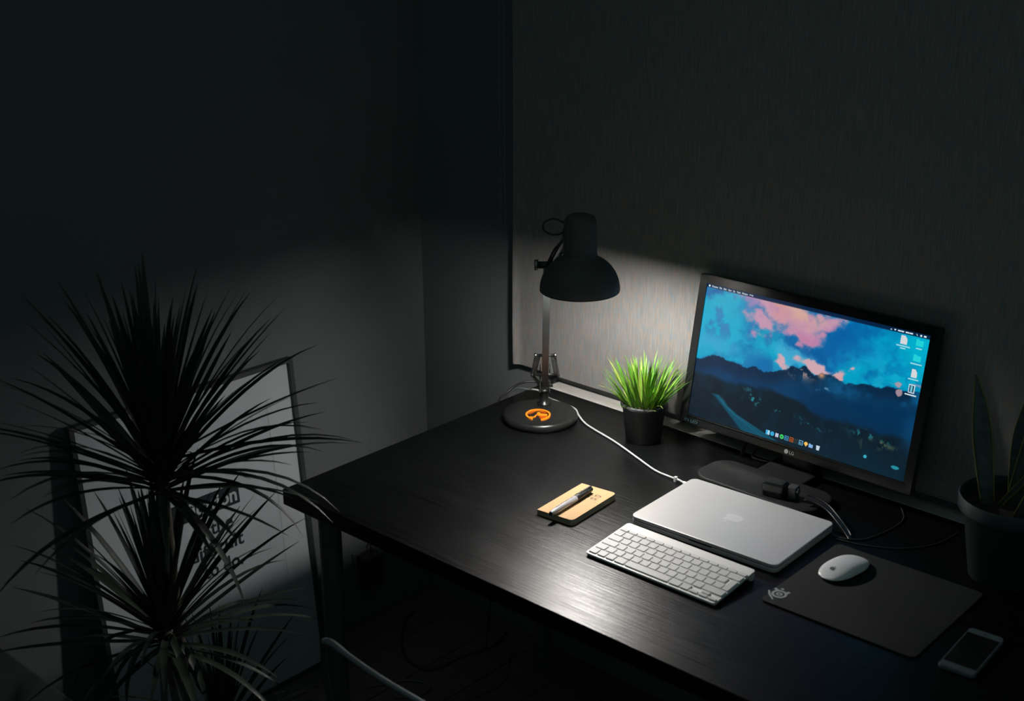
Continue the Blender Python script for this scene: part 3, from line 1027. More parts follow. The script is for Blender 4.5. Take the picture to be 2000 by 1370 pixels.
    foot = MB()
    foot.slab(rrect(0.280, 0.115, 0.040, 8, 0, -0.030), 0.0015, 0.0155, 0.004)
    foot.build('stand_base', m_stand, t)
    MB().slab(rrect(0.110, 0.105, 0.020, 5, 0, 0.067), 0.0025, 0.0140, 0.003).build('stand_tongue', m_stand, t)
    for k in range(4):
        MB().lathe([(0.008, 0.0), (0.008, 0.002)], 12, (-0.1, 0.1)[k % 2], (-0.07, 0.01)[k // 2]).build('rubber_foot', m_blackrubber, t)


build_monitor()


def cable(name, label, pts, r, material, cat='cable', group=None, n=8, extra=None):
    p0 = Vector(pts[0])
    t = thing(name, label, cat, p0, group=group)
    MB().tube(smooth_path([Vector(p) - p0 for p in pts], n), r, 8).build('cord', material, t)
    if extra:
        extra(t, p0)
    return t


cable('video_cable', 'stiff black cable dropping straight from the monitor to the window sill', [(0.603, 0.772, 0.16), (0.589, 0.779, 0.10), (0.589, 0.782, 0.05), (0.590, 0.7825, 0.012), (0.592, 0.77, 0.004), (0.60, 0.755, 0.004)], 0.0035, m_cord)
cable('power_cable', 'thin black cable curling out from under the monitor onto the desk', [(0.70, 0.775, 0.13), (0.668, 0.781, 0.075), (0.637, 0.781, 0.035), (0.621, 0.777, 0.012), (0.622, 0.762, 0.003), (0.64, 0.755, 0.003), (0.70, 0.765, 0.003)], 0.0022, m_cord)
cable('monitor_loop_cable', 'thin black cable arching beneath the lower edge of the monitor', [(0.66, 0.774, 0.085), (0.63, 0.778, 0.050), (0.605, 0.780, 0.036), (0.594, 0.775, 0.016), (0.594, 0.765, 0.003), (0.60, 0.758, 0.003)], 0.0020, m_cord)


# ------------------------------------------------------------------ laptop
def apple_outline(n=48):
    """fruit silhouette with a bite at its right, unit height"""
    pts = []
    for i in range(n):
        a = 2 * pi * i / n + pi / 2
        x, y = cos(a), sin(a)
        r = 0.40 + 0.035 * cos(2 * a)
        px, py = r * x * 1.02, r * y * 0.98
        dip = 0.07 * math.exp(-(px / 0.10) ** 2)
        py -= dip if py > 0 else -dip * 0.6
        if py < 0:
            px *= 1 - 0.10 * (-py / 0.4) ** 2
        d = Vector((px - 0.47, py - 0.05))
        if d.length < 0.19:
            d = d.normalized() * 0.19
            px, py = 0.47 + d.x, 0.05 + d.y
        pts.append((px, py - 0.08))
    return pts


def leaf_outline():
    return [(0.0, 0.30), (0.02, 0.40), (0.09, 0.48), (0.18, 0.51), (0.17, 0.42), (0.11, 0.34)]


def emblem_fruit(parent, M, size, material, thick=0.0003):
    for nm, ol in (('fruit_emblem', apple_outline()), ('fruit_emblem_leaf', leaf_outline())):
        mb = MB()
        mb.loft([[(a * size, b * size, 0) for a, b in ol], [(a * size, b * size, thick) for a, b in ol]])
        mb.build(nm, material, parent, M=M)


def build_laptop():
    W, D = 0.314, 0.219
    x, y, a = 0.6169, 0.3443, 0.034
    t = thing('laptop', 'closed silver laptop with fruit emblem on its lid', 'laptop', (x, y, 0), (0, 0, a))
    rg = rrect(W, D, 0.013, 8, W / 2, D / 2)
    MB().slab(rg, 0.0015, 0.0098, 0.0012).build('base_case', m_alu, t)
    MB().slab(rrect(W - 0.006, D - 0.006, 0.011, 6, W / 2, D / 2), 0.0096, 0.0112).build('seal_gap', m_keyside, t)
    lid = MB().slab(rg, 0.0110, 0.0180, 0.0014).build('lid', m_alu, t)
    emblem_fruit(lid, Matrix.Translation((W / 2, D / 2, 0.0180)) @ Matrix.Rotation(pi, 4, 'Z'), 0.046, m_alulogo, 0.00025)
    MB().slab(rrect(0.05, 0.004, 0.0018, 3, W / 2, 0.0015), 0.0088, 0.0098).build('thumb_notch', m_keyside, t)
    MB().tube([(0.03, D - 0.003, 0.0095), (W - 0.03, D - 0.003, 0.0095)], 0.003, 10).build('hinge', m_blackplastic, t)
    for k in range(4):
        MB().lathe([(0.006, 0.0), (0.006, 0.002)], 14, (0.03, W - 0.03)[k % 2], (0.03, D - 0.03)[k // 2]).build('rubber_foot', m_blackrubber, t)


build_laptop()


def build_charger():
    pts = [(-0.05, 0.66, -0.42), (-0.028, 0.69, -0.12), (-0.016, 0.694, -0.02), (-0.004, 0.692, 0.010), (0.015, 0.694, 0.022), (0.038, 0.701, 0.023), (0.060, 0.716, 0.021),
           (0.085, 0.722, 0.008), (0.13, 0.725, 0.003), (0.17, 0.718, 0.003), (0.202, 0.693, 0.003), (0.24, 0.668, 0.003), (0.279, 0.653, 0.003), (0.356, 0.629, 0.003), (0.436, 0.597, 0.003),
           (0.510, 0.567, 0.003), (0.555, 0.559, 0.004), (0.578, 0.555, 0.006), (0.597, 0.549, 0.007)]
    p0 = Vector((0.2, 0.69, 0))
    t = thing('charging_cable', 'white charging cable running from behind the lamp base to the laptop', 'cable', p0)
    MB().tube(smooth_path([Vector(p) - p0 for p in pts], 8), 0.0022, 8).build('cord', m_whitecord, t)
    e = Vector(pts[-1]) - p0
    d = Vector((0.9994, 0.034, 0))
    MB().tube([e - d * 0.002, e + d * 0.010], 0.0034, 12).build('strain_relief', m_whiteplastic, t)
    pl = MB().slab(rrect(0.011, 0.016, 0.002, 3), -0.003, 0.003, 0.0006)
    pl.build('plug', m_whiteplastic, t, M=Matrix.Translation(e + Vector((0.0125, 0.0004, 0.0))) @ Matrix.Rotation(0.034, 4, 'Z'))
    c = Vector((0.571, 0.556, 0.006)) - p0
    MB().slab(rrect(0.006, 0.007, 0.001, 2), -0.006, 0.004).build('cord_clip', m_whiteplastic, t, M=Matrix.Translation(c))


build_charger()


# ------------------------------------------------------------------ keyboard
def build_keyboard():
    W, D = 0.279, 0.130
    tilt = math.atan2(0.0105, D)
    t = thing('keyboard', 'slim silver wireless keyboard with pale grey keys in front of the laptop', 'keyboard', (0.634, 0.1888, 0.0), (tilt, 0, 0.0086))
    Z = 0.0072
    MB().slab(rrect(W, D, 0.006, 5, W / 2, D / 2), Z - 0.0035, Z, 0.0006).build('plate', m_alukb, t)
    MB().slab(rrect(W - 0.002, 0.09, 0.004, 4, W / 2, 0.047), Z - 0.0055, Z - 0.0036).build('underside', m_whiteplastic, t)
    MB().tube([(0.001, D - 0.011, Z - 0.0085), (W - 0.001, D - 0.011, Z - 0.0085)], 0.0082, 20).build('battery_tube', m_alukb, t)
    for x in (0.03, W - 0.03):
        MB().lathe([(0.005, -0.001), (0.005, 0.0025)], 10, x, 0.012).build('rubber_foot', m_blackrubber, t)
    u = 0.019
    x0 = (W - 14.5 * u) / 2 + 0.0012
    gap = 0.0026
    rows = []
    yb = 0.0045
    cache = {}

    def key(xa, xb, ya, yb_):
        w, h = round(xb - xa - gap, 5), round(yb_ - ya - gap, 5)
        cx, cy = (xa + xb) / 2 - 0.0003, (ya + yb_) / 2
        if (w, h) not in cache:
            mb = MB()
            mb.slab(rrect(w, h, 0.0016, 2), 0.0, 0.0023, 0.0004)
            cache[(w, h)] = mb.build('key', m_key, t, (cx, cy, Z))
        else:
            copy_part(cache[(w, h)], t, (cx, cy, Z))

    def row(y0, y1, widths):
        x = x0
        for w in widths:
            if w > 0:
                key(x, x + w * u, y0, y1)
            x += abs(w) * u
    p = 0.0186
    y = yb
    # bottom row with arrow cluster
    row(y, y + p, [1, 1, 1, 1.25, 5, 1.25, 1])
    xa = x0 + 11.5 * u
    key(xa, xa + u, y, y + p / 2)
    key(xa + u, xa + 2 * u, y, y + p / 2)
    key(xa + u, xa + 2 * u, y + p / 2, y + p)
    key(xa + 2 * u, xa + 3 * u, y, y + p / 2)
    y += p
    row(y, y + p, [1.25] + [1] * 11 + [2.25])
    y += p
    row(y, y + p, [1.75] + [1] * 12)
    # tall return key beside the two letter rows
    key(x0 + 13.75 * u, x0 + 14.5 * u, y, y + 2 * p)
    y += p
    row(y, y + p, [1.5] + [1] * 12)
    y += p
    row(y, y + p, [1] * 13 + [1.5])
    y += p
    row(y, y + p * 0.58, [14.5 / 14] * 14)


build_keyboard()


# ------------------------------------------------------------------ notebook and marker
def build_notebook():
    # corners measured on the desk: lower left, lower right, upper right, upper left
    t = thing('notebook', 'small kraft brown pocket notebook with a marker lying on it', 'notebook', (0.459, 0.256, 0), (0, 0, 0.075))
    W, D = 0.084, 0.150
    ol = rrect(W, D, 0.009, 5, W / 2, D / 2)
    # square corners on the spine side (left)
    ol = [p for p in ol]
    right = [p for p in ol if p[0] > W / 2]
    n = len(right) // 2
    ring = sorted([p for p in right if p[1] < D / 2], key=lambda p: math.atan2(p[1] - D / 2, p[0] - W / 2)) + \
        sorted([p for p in right if p[1] >= D / 2], key=lambda p: math.atan2(p[1] - D / 2, p[0] - W / 2)) + [(0, D), (0, 0)]

    def lift(x, y):
        # the open fore edge springs up a little
        return 0.0020 * (x / W)

    def sheet(name, z0, z1, inset, material):
        mb = MB()
        rg = [(min(max(a, 0), W - inset), min(max(b, inset), D - inset)) for a, b in ring]
        steps = 8
        # build as columns across x so that the lift bends the sheet
        mb.loft([[(a, b, z0 + (z0 / 0.0105) * lift(a, b)) for a, b in rg], [(a, b, z1 + (z1 / 0.0105) * lift(a, b)) for a, b in rg]])
        return mb.build(name, material, t)
    sheet('back_cover', 0.0, 0.0008, 0.0, m_kraft)
    sheet('pages', 0.0009, 0.0094, 0.0012, m_pages)
    cov = sheet('front_cover', 0.0095, 0.0103, 0.0, m_kraft)
    # printed title, partly under the marker
    for s, y0, x0, w in (('FIELD', 0.113, 0.020, 0.049), ('NOTES', 0.098, 0.020, 0.049)):
        lettering('lettering', s, w, 0.0085, Matrix.Translation((0, 0, 0)), m_ink, cov, bold=0.004, thick=0.0,
                  bend=lambda q, a=x0, b=y0: Vector((q.x + a, q.y + b, 0.01055 + 0.0020 * (q.x + a) / W)))
    return t


def build_marker():
    a, b = Vector((0.5015, 0.247, 0)), Vector((0.489, 0.396, 0))
    d = (b - a).normalized()
    ang = math.atan2(d.y, d.x)
    z = 0.0123 + 0.0063
    t = thing('marker', 'grey white marker pen with black cap lying across the notebook', 'pen', (a.x, a.y, 0.0123), (0, 0, ang))
    L = 0.137
    Mx = Matrix.Translation((0, 0, 0.0063)) @ Matrix.Rotation(pi / 2, 4, 'Y')

    def lat(name, prof, material, parent):
        return MB().lathe(prof, 24).build(name, material, parent, M=Mx)
    m_body = mat('grey_white_barrel', (0.46, 0.46, 0.48), 0.35)
    body = lat('barrel', [(0.0042, 0.0), (0.0046, 0.001), (0.0050, 0.006), (0.0062, 0.014), (0.0064, 0.05), (0.0064, 0.085)], m_body, t)
    lat('end_plug', [(0.0030, -0.0012), (0.0041, 0.0), (0.0041, 0.001)], m_blackplastic, t)
    cap = lat('cap', [(0.0066, 0.0825), (0.0068, 0.084), (0.0062, 0.11), (0.0056, 0.134), (0.0050, 0.1365)], m_blackplastic, t)
    MB().box(0.094, 0.136, -0.0018, 0.0018, 0.0124, 0.0142, 0.0005).build('clip', m_blackplastic, cap)

    def bend(q):
        r = 0.00655
        th = (q.y - 0.0024) / r
        return Vector((q.x, r * sin(th + 0.25), 0.0063 + r * cos(th + 0.25)))
    lettering('lettering', 'Sharpie', 0.030, 0.0050, Matrix.Translation((0.034, 0, 0)), m_print, body, thick=0.0, bend=bend)
    lettering('lettering', 'FINE', 0.010, 0.0036, Matrix.Translation((0.020, 0, 0)), m_print, body, thick=0.0, bend=bend)
    mb = MB()
    cs = circle(0.0026, 14)
    mb.v = [tuple(bend(Vector((0.071 + p[0], 0.0024 + p[1], 0)))) for p in cs]
    mb.face(range(14))
    mb.build('round_print', m_print, body)


build_notebook()
build_marker()


# ------------------------------------------------------------------ mouse pad, mouse, phone
def build_pad():
    t = thing('mouse_pad', 'black cloth mouse pad with a small grey emblem in its corner', 'mouse pad', (0.957, 0.262, 0), (0, 0, 0.012))
    W, D = 0.280, 0.268
    sh = MB().slab(rrect(W, D, 0.012, 5, W / 2, D / 2), 0.0, 0.0030, 0.0007).build('cloth_sheet', m_pad, t)
    # emblem: dotted ring with ears and a long stroke, read from the front edge
    cx, cy, k = 0.0165, 0.036, 0.0125
    z = 0.0031

    def part(poly, name='printed_emblem'):
        mb = MB()
        mb.v = [(cx + a * k, cy + b * k, z) for a, b in poly]
        mb.face(range(len(poly)))
        mb.build(name, m_padlogo, sh)

    def ringp(r0, r1, n=28):
        mb = MB()
        for i in range(n):
            a, b = 2 * pi * i / n, 2 * pi * (i + 1) / n
            q = [(r0 * cos(a), r0 * sin(a)), (r0 * cos(b), r0 * sin(b)), (r1 * cos(b), r1 * sin(b)), (r1 * cos(a), r1 * sin(a))]
            s = len(mb.v)
            mb.v += [(cx + x * k, cy + y * k, z) for x, y in q]
            mb.face((s, s + 3, s + 2, s + 1))
        mb.build('printed_emblem', m_padlogo, sh)
    ringp(0.72, 1.08)
    ringp(0.18, 0.46)
    part([(-0.85, 0.60), (-1.35, 0.85), (-1.25, 1.25), (-0.85, 1.05), (-0.45, 0.95)])
    part([(0.45, 0.95), (0.65, 1.35), (1.05, 1.25), (0.95, 0.85), (0.85, 0.60)])
    part([(x - 0.35, y + 1.45) for x, y in circle(0.24, 12)])
    part([(-1.75, -0.05), (-1.55, 0.12), (-0.9, -0.75), (0.15, -1.75), (-0.05, -1.85), (-1.1, -1.0)])


def build_mouse():
    c = Vector((1.0155, 0.443, 0.0031))
    t = thing('computer_mouse', 'white wireless computer mouse with low arched shell on the black pad', 'computer mouse', c, (0, 0, -0.16))
    L, W, HT = 0.113, 0.058, 0.021
    nu, nv = 28, 20

    def pt(u, v):
        # u along the length -1..1, v across -1..1 over the top
        w = (W / 2) * (1 - abs(u) ** 3.2 * 0.62) * (1 - 0.03 * u)
        if abs(u) > 0.9:
            w *= math.sqrt(max(0.0, 1 - ((abs(u) - 0.9) / 0.1) ** 2)) * 0.85 + 0.15
        h = 0.0065 + (HT - 0.0065) * (1 - abs(u) ** 2.1)
        x = w * sin(v * pi / 2)
        z = 0.0055 + (h - 0.0055) * max(0.0, cos(v * pi / 2)) ** 0.75
        return (x, u * L / 2, z)
    sh = MB()
    for i in range(nu + 1):
        u = -1 + 2 * i / nu
        u = math.copysign(abs(u) ** 0.8, u)
        for j in range(nv + 1):
            sh.v.append(pt(u, -1 + 2 * j / nv))
    w = nv + 1
    for i in range(nu):
        for j in range(nv):
            a = i * w + j
            sh.face((a, a + 1, a + w + 1, a + w), True)
    shell = sh.build('shell', m_whiteplastic, t)
    ol = []
    for i in range(nu + 1):
        u = -1 + 2 * i / nu
        u = math.copysign(abs(u) ** 0.8, u)
        ol.append(pt(u, 1))
    for i in range(nu + 1):
        u = 1 - 2 * i / nu
        u = math.copysign(abs(u) ** 0.8, u)
        ol.append(pt(u, -1))
    b = MB()
    b.loft([[(p[0] * 0.86, p[1] * 0.93, 0.0) for p in ol], [(p[0] * 0.99, p[1] * 0.99, 0.0045) for p in ol], [(p[0], p[1], 0.0056) for p in ol]])
    b.build('underside', m_blackplastic, t)
    size = 0.012
    cy = -0.032
    for nm, o in (('fruit_emblem', apple_outline(28)), ('fruit_emblem_leaf', leaf_outline())):
        mb = MB()
        for a, bb in o:
            x, y = a * size, cy + bb * size
            u = y / (L / 2)
            h = 0.0065 + (HT - 0.0065) * (1 - abs(u) ** 2.1)
            ww = (W / 2) * (1 - abs(u) ** 3.2 * 0.62)
            cv = math.sqrt(max(0, 1 - (x / ww) ** 2)) ** 0.75
            mb.v.append((x, y, 0.0055 + (h - 0.0055) * cv + 0.0004))
        mb.face(range(len(o)))
        mb.build(nm, m_mouselogo, shell)


m_phone = mat('blue_grey_phone_shell', (0.10, 0.13, 0.14), 0.4)


def build_phone():
    t = thing('smartphone', 'slim smartphone lying face up with a dark screen and grey end bands', 'phone', (1.272, 0.270, 0), (0, 0, 0.06))
    W, D = 0.058, 0.137
    rg = rrect(W, D, 0.0085, 6, W / 2, D / 2)
    MB().slab(rg, 0.0, 0.0068, 0.0018).build('body', m_phone, t)
    fr = MB().slab(rrect(W - 0.002, D - 0.002, 0.0078, 6, W / 2, D / 2), 0.0066, 0.0072, 0.0002).build('front_glass', m_phone, t)
    MB().slab(rrect(W - 0.0055, D - 0.034, 0.0004, 1, W / 2, D / 2), 0.0071, 0.00735).build('screen', m_blackgloss, t)
    MB().lathe([(0.0055, 0.0071), (0.0052, 0.0074), (0.004, 0.0073)], 20, W / 2, 0.0095).build('home_button', m_phone, t)
    MB().slab(rrect(0.010, 0.0015, 0.0006, 2, W / 2, D - 0.009), 0.0071, 0.0074).build('earpiece', m_keyside, t)


build_pad()
build_mouse()
build_phone()


# ------------------------------------------------------------------ gadget by the monitor foot and its strap, loose cables
def build_gadget():
    t = thing('gadget', 'small glossy black box shaped gadget on the monitor foot', 'gadget', (0.772, 0.607, 0.0162), (0, 0, 0.12))
    MB().slab(rrect(0.046, 0.032, 0.006, 4), 0.0, 0.028, 0.003).build('case', m_blackgloss, t)
    MB().slab(rrect(0.040, 0.026, 0.005, 4), 0.0278, 0.0292, 0.0005).build('glass_top', m_blackgloss, t)
    MB().slab(rrect(0.018, 0.020, 0.003, 3, 0.036, 0.006), 0.0, 0.026, 0.002).build('side_block', mat('dark_grey_metal', (0.09, 0.09, 0.095), 0.35, 0.5), t)
    MB().tube([(0.045, 0.002, 0.018), (0.049, 0.002, 0.018)], 0.006, 14).build('knob', m_steel, t)
    pts = [(0.835, 0.617, 0.030), (0.851, 0.622, 0.030), (0.884, 0.616, 0.026), (0.918, 0.598, 0.018), (0.945, 0.583, 0.008), (0.960, 0.572, 0.003)]
    p0 = Vector((0.90, 0.605, 0.0))
    s = thing('strap', 'glossy black strap curving down behind the laptop corner', 'strap', p0)
    for k, off in enumerate((Vector((0, 0, 0)), Vector((0.004, -0.013, -0.004)))):
        MB().tube(smooth_path([Vector(p) + off - p0 for p in pts], 8), 0.0024, 8).build('strand', m_lampbase, s)
    mb = MB()
    P = smooth_path([Vector(p) - p0 for p in pts], 8)
    mb.loft([[p + Vector((0, 0, 0.0008)), p + Vector((0.004, -0.013, -0.0032)), p + Vector((0.004, -0.013, -0.0048)), p + Vector((0, 0, -0.0008))] for p in P])
    mb.build('web', m_lampbase, s)


build_gadget()
cable('thin_cable', 'thin black cable looping on the desk beside the mouse pad', [(0.93, 0.553, 0.002), (0.956, 0.556, 0.002), (0.985, 0.583, 0.002), (1.0, 0.650, 0.002), (0.997, 0.705, 0.002), (0.96, 0.76, 0.002)], 0.0015, m_cord)
cable('wide_loop_cable', 'thin black cable in a wide bend nearer the dark plant pot', [(0.94, 0.545, 0.0016), (0.99, 0.556, 0.0016), (1.05, 0.59, 0.0016), (1.09, 0.65, 0.0016), (1.10, 0.72, 0.0016)], 0.0013, m_cord)


# ------------------------------------------------------------------ potted grass
def ribbon(pts, widths, nrm_hint, fold=0.25):
    """a leaf blade: two strips folded along the midrib"""
    mb = MB()
    n = len(pts)
    for i, p in enumerate(pts):
        tn = (pts[min(i + 1, n - 1)] - pts[max(i - 1, 0)]).normalized()
        sd = tn.cross(nrm_hint)
        if sd.length < 1e-4:
            sd = tn.cross(Vector((1, 0, 0)))
        sd.normalize()
        up = sd.cross(tn)
        w = widths[i]
        mb.v += [tuple(p - sd * w + up * w * fold), tuple(p), tuple(p + sd * w + up * w * fold)]
    for i in range(n - 1):
        a = i * 3
        mb.face((a, a + 1, a + 4, a + 3), True)
        mb.face((a + 1, a + 2, a + 5, a + 4), True)
    return mb


def leaf_path(p, d, length, droop, n=9):
    pts = [Vector(p)]
    d = Vector(d).normalized()
    step = length / (n - 1)
    for i in range(n - 1):
        d = (d + Vector((0, 0, -droop * (i + 0.5) / n))).normalized()
        pts.append(pts[-1] + d * step)
    return pts


def build_grass():
    cx, cy = 0.390, 0.687
    t = thing('potted_grass', 'bright green artificial grass in a small black pot beside the monitor', 'potted plant', (cx, cy, 0))
    MB().lathe([(0.036, 0.0), (0.0385, 0.001), (0.047, 0.078), (0.0505, 0.079), (0.0515, 0.083), (0.0510, 0.0885), (0.0485, 0.0890), (0.0465, 0.078), (0.0450, 0.073)], 40, caps=False).build('pot', m_pot, t)
    MB().lathe([(0.0375, 0.0012), (0.001, 0.0015)], 30, caps=False).build('pot_bottom', m_pot, t)
    MB().lathe([(0.0455, 0.074), (0.03, 0.077), (0.001, 0.079)], 30, caps=False).build('soil', m_soil, t)
    rng = random.Random(8)
    for k in range(175):
        a = rng.random() * 2 * pi
        r = 0.036 * math.sqrt(rng.random())
        p = Vector((r * cos(a), r * sin(a), 0.076))
        lean = (r / 0.036) * 0.55 + rng.uniform(-0.05, 0.22)
        if rng.random() < 0.10:
            lean += 0.35
        a2 = a + rng.uniform(-0.6, 0.6)
        d = Vector((sin(lean) * cos(a2), sin(lean) * sin(a2), cos(lean)))
        ln = rng.uniform(0.085, 0.122) * (1.0 - 0.15 * (lean > 0.6))
        if rng.random() < 0.15:
            ln *= 1.08
        pts = leaf_path(p, d, ln, rng.uniform(0.02, 0.30), 6)
        w = rng.uniform(0.0020, 0.0032)
        wd = [w * 0.7, w, w, w * 0.85, w * 0.5, w * 0.06]
        hint = Vector((cos(a2), sin(a2), 0.4)) if lean > 0.1 else Vector((cos(a), sin(a), 0.1))
        mm = m_blade1 if rng.random() < 0.55 else (m_blade2 if rng.random() < 0.75 else m_blade3)
        ribbon(pts, wd, hint, 0.35).build('blade', mm, t)


build_grass()


# ------------------------------------------------------------------ snake plant at the right
def build_snake():
    cx, cy = 1.228, 0.618
    t = thing('snake_plant', 'dim snake plant with upright leaves in a dark pot right of the monitor', 'potted plant', (cx, cy, 0))
    MB().lathe([(0.055, 0.0), (0.058, 0.001), (0.078, 0.125), (0.086, 0.126), (0.088, 0.130), (0.0885, 0.152), (0.0875, 0.154), (0.085, 0.153), (0.083, 0.135)], 48, caps=False).build('pot', m_potblue, t)
    MB().lathe([(0.0565, 0.0012), (0.001, 0.0012)], 24, caps=False).build('pot_bottom', m_potblue, t)
    MB().lathe([(0.0800, 0.128), (0.05, 0.132), (0.001, 0.133)], 32, caps=False).build('soil', m_soil, t)

    def leaf(base, tipdir, length, w, curl, hint):
        d = Vector(tipdir).normalized()
        n = 14
        pts, p = [], Vector(base)
        for i in range(n):
            pts.append(p.copy())
            if i > n * 0.7:
                d = (d + Vector(curl) * 0.12).normalized()
            p = p + d * length / (n - 1)
        wd = [w * (0.62 + 0.38 * sin(min(1, i / 8) * pi / 2)) * (1 - max(0, (i - 7) / (n - 7.6)) ** 1.6) for i in range(n)]
        wd = [max(q, 0.0008) for q in wd]
        mb = MB()
        for i, q in enumerate(pts):
            tn = (pts[min(i + 1, n - 1)] - pts[max(i - 1, 0)]).normalized()
            sd = tn.cross(Vector(hint)).normalized()
            up = sd.cross(tn)
            for s in (-1, -0.5, 0, 0.5, 1):
                mb.v.append(tuple(q + sd * wd[i] * s + up * wd[i] * 0.35 * s * s))
            for s in (1, 0.5, 0, -0.5, -1):
                mb.v.append(tuple(q + sd * wd[i] * s + up * (wd[i] * 0.35 * s * s - 0.0022 * (1 - abs(s) * 0.8))))
        for i in range(n - 1):
            for j in range(10):
                a, b = i * 10 + j, i * 10 + (j + 1) % 10
                mb.face((a, b, b + 10, a + 10), True)
        lf = mb.build('leaf', m_snake, t)
        for k in (0, 4):
            MB().tube([Vector(mb.v[i * 10 + k]) for i in range(n)], [0.0013 if wd[i] > 0.002 else 0.0008 for i in range(n)], 5).build('leaf_margin', m_snakerim, lf)
    camdir = (0.35, -0.9, 0.2)
    leaf((-0.036, -0.012, 0.128), (-0.20, 0.02, 1.0), 0.235, 0.016, (-0.5, 0, 0.8), camdir)
    leaf((0.005, 0.010, 0.128), (0.22, 0.02, 1.0), 0.30, 0.030, (0.3, 0, 0.8), (0.2, -1, 0.1))
    leaf((-0.010, 0.040, 0.128), (-0.02, 0.08, 1.0), 0.20, 0.020, (0.1, 0.2, 0.8), (0.5, -0.8, 0.1))
    leaf((0.030, -0.030, 0.128), (0.45, -0.1, 1.0), 0.26, 0.022, (0.5, 0, 0.5), (0.1, -1, 0.2))
    leaf((0.035, 0.030, 0.128), (0.30, 0.25, 1.0), 0.32, 0.026, (0.2, 0.2, 0.8), (0.6, -0.8, 0.2))
    leaf((-0.022, -0.006, 0.128), (0.62, 0.05, 1.0), 0.19, 0.005, (0.6, 0, 0.3), camdir)


build_snake()


# ------------------------------------------------------------------ tall spiky plant in the foreground
def build_dracaena():
    cx, cy = 0.11, -0.325
    t = thing('dragon_tree', 'tall spiky dark houseplant with long strap leaves in front of the framed poster', 'potted plant', (cx, cy, ZF))
    O = Vector((cx, cy, ZF))
    MB().lathe([(0.095, 0.0), (0.10, 0.002), (0.125, 0.20), (0.130, 0.201), (0.131, 0.225), (0.127, 0.226), (0.120, 0.205), (0.118, 0.19)], 40, caps=False).build('pot', m_clay, t)
    MB().lathe([(0.118, 0.195), (0.06, 0.20), (0.001, 0.203)], 28, caps=False).build('soil', m_soil, t)
    rng = random.Random(21)

    def cane(p0, p1, r):
        mid = (Vector(p0) + Vector(p1)) / 2 + Vector((rng.uniform(-.01, .01), rng.uniform(-.01, .01), 0))
        MB().tube(smooth_path([Vector(p0) - O, mid - O, Vector(p1) - O], 8), r, 10).build('cane', m_cane, t)

    def lf(p, az, el, ln, droop, w):
        d = Vector((cos(el) * cos(az), cos(el) * sin(az), sin(el)))
        pts = leaf_path(Vector(p) - O, d, ln, droop, 10)
        wd = [w * q for q in (0.75, 0.85, 0.95, 1.0, 1.0, 0.95, 0.85, 0.68, 0.42, 0.05)]
        hint = Vector((0, 0, 1)) if el < 1.1 else Vector((-cos(az), -sin(az), 0.6))
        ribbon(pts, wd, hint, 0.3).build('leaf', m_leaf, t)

    def rosette(c, n, h, lmin, lmax, e0, e1, w0, w1, d0, d1):
        c = Vector(c)
        g = 2.399963
        for k in range(n):
            u = (k + 0.5) / n                 # 0 oldest and lowest, 1 youngest
            az = k * g + rng.uniform(-0.3, 0.3)
            el = math.radians(e0 + (e1 - e0) * u ** 0.9 + rng.uniform(-9, 9))
            ln = rng.uniform(lmin, lmax) * (0.92 + 0.16 * sin(u * pi))
            p = c + Vector((0.008 * cos(az), 0.008 * sin(az), -h * (1 - u)))
            lf(p, az, el, ln, rng.uniform(d0, d1) * (1.15 - 0.7 * u), rng.uniform(w0, w1))
    # R: to the right in the photograph, F: away from the lens
    c1 = (0.100, -0.335, 0.232)
    c2 = (0.105, -0.360, -0.085)
    c3 = (0.135, -0.275, -0.325)
    cane((cx - 0.01, cy, ZF + 0.18), (0.100, -0.335, 0.20), 0.011)
    cane((cx + 0.02, cy - 0.02, ZF + 0.18), (0.107, -0.361, -0.12), 0.012)
    cane((cx + 0.03, cy + 0.03, ZF + 0.18), (0.133, -0.277, -0.34), 0.010)
    rosette(c1, 125, 0.09, 0.26, 0.355, 5, 86, 0.0050, 0.0080, 0.03, 0.20)
    rosette(c2, 84, 0.07, 0.22, 0.31, -6, 88, 0.0050, 0.0080, 0.03, 0.20)
    rosette(c3, 48, 0.05, 0.17, 0.25, 10, 86, 0.0032, 0.0050, 0.04, 0.20)
    # a few single leaves that stand out: drooping ones and the long ones reaching over the desk corner
    R = Vector((0.738, 0.674, 0))

    def toward(c, dx, dz, df, ln, droop, w):
        d = R * dx + Vector((0, 0, dz)) + Vector((-0.674, 0.738, 0)) * df
        d.normalize()
        lf(c, math.atan2(d.y, d.x), math.asin(d.z), ln, droop, w)
    toward((0.100, -0.335, 0.170), 1.0, 0.18, 0.05, 0.335, 0.28, 0.0065)
    toward((0.100, -0.335, 0.178), 1.0, 0.14, -0.1, 0.33, 0.27, 0.0070)
    toward((0.100, -0.335, 0.172), 1.0, 0.10, -0.1, 0.29, 0.36, 0.0070)
    toward((0.100, -0.335, 0.160), 0.6, -0.55, -0.2, 0.27, 0.30, 0.0085)
    toward((0.100, -0.335, 0.200), 1.0, 0.22, 0.1, 0.36, 0.10, 0.0085)
    toward((0.100, -0.335, 0.200), 1.0, 0.55, 0.1, 0.35, 0.05, 0.0070)
    for dx, dz, ln in ((-0.5, -0.8, 0.22), (0.05, -0.9, 0.21), (0.45, -0.8, 0.20), (-0.9, -0.35, 0.27), (-0.2, -0.6, 0.18), (0.25, -0.7, 0.19)):
        toward((0.105, -0.360, -0.125), dx, dz + 0.75, -0.4, ln, 0.95, 0.0065)


build_dracaena()


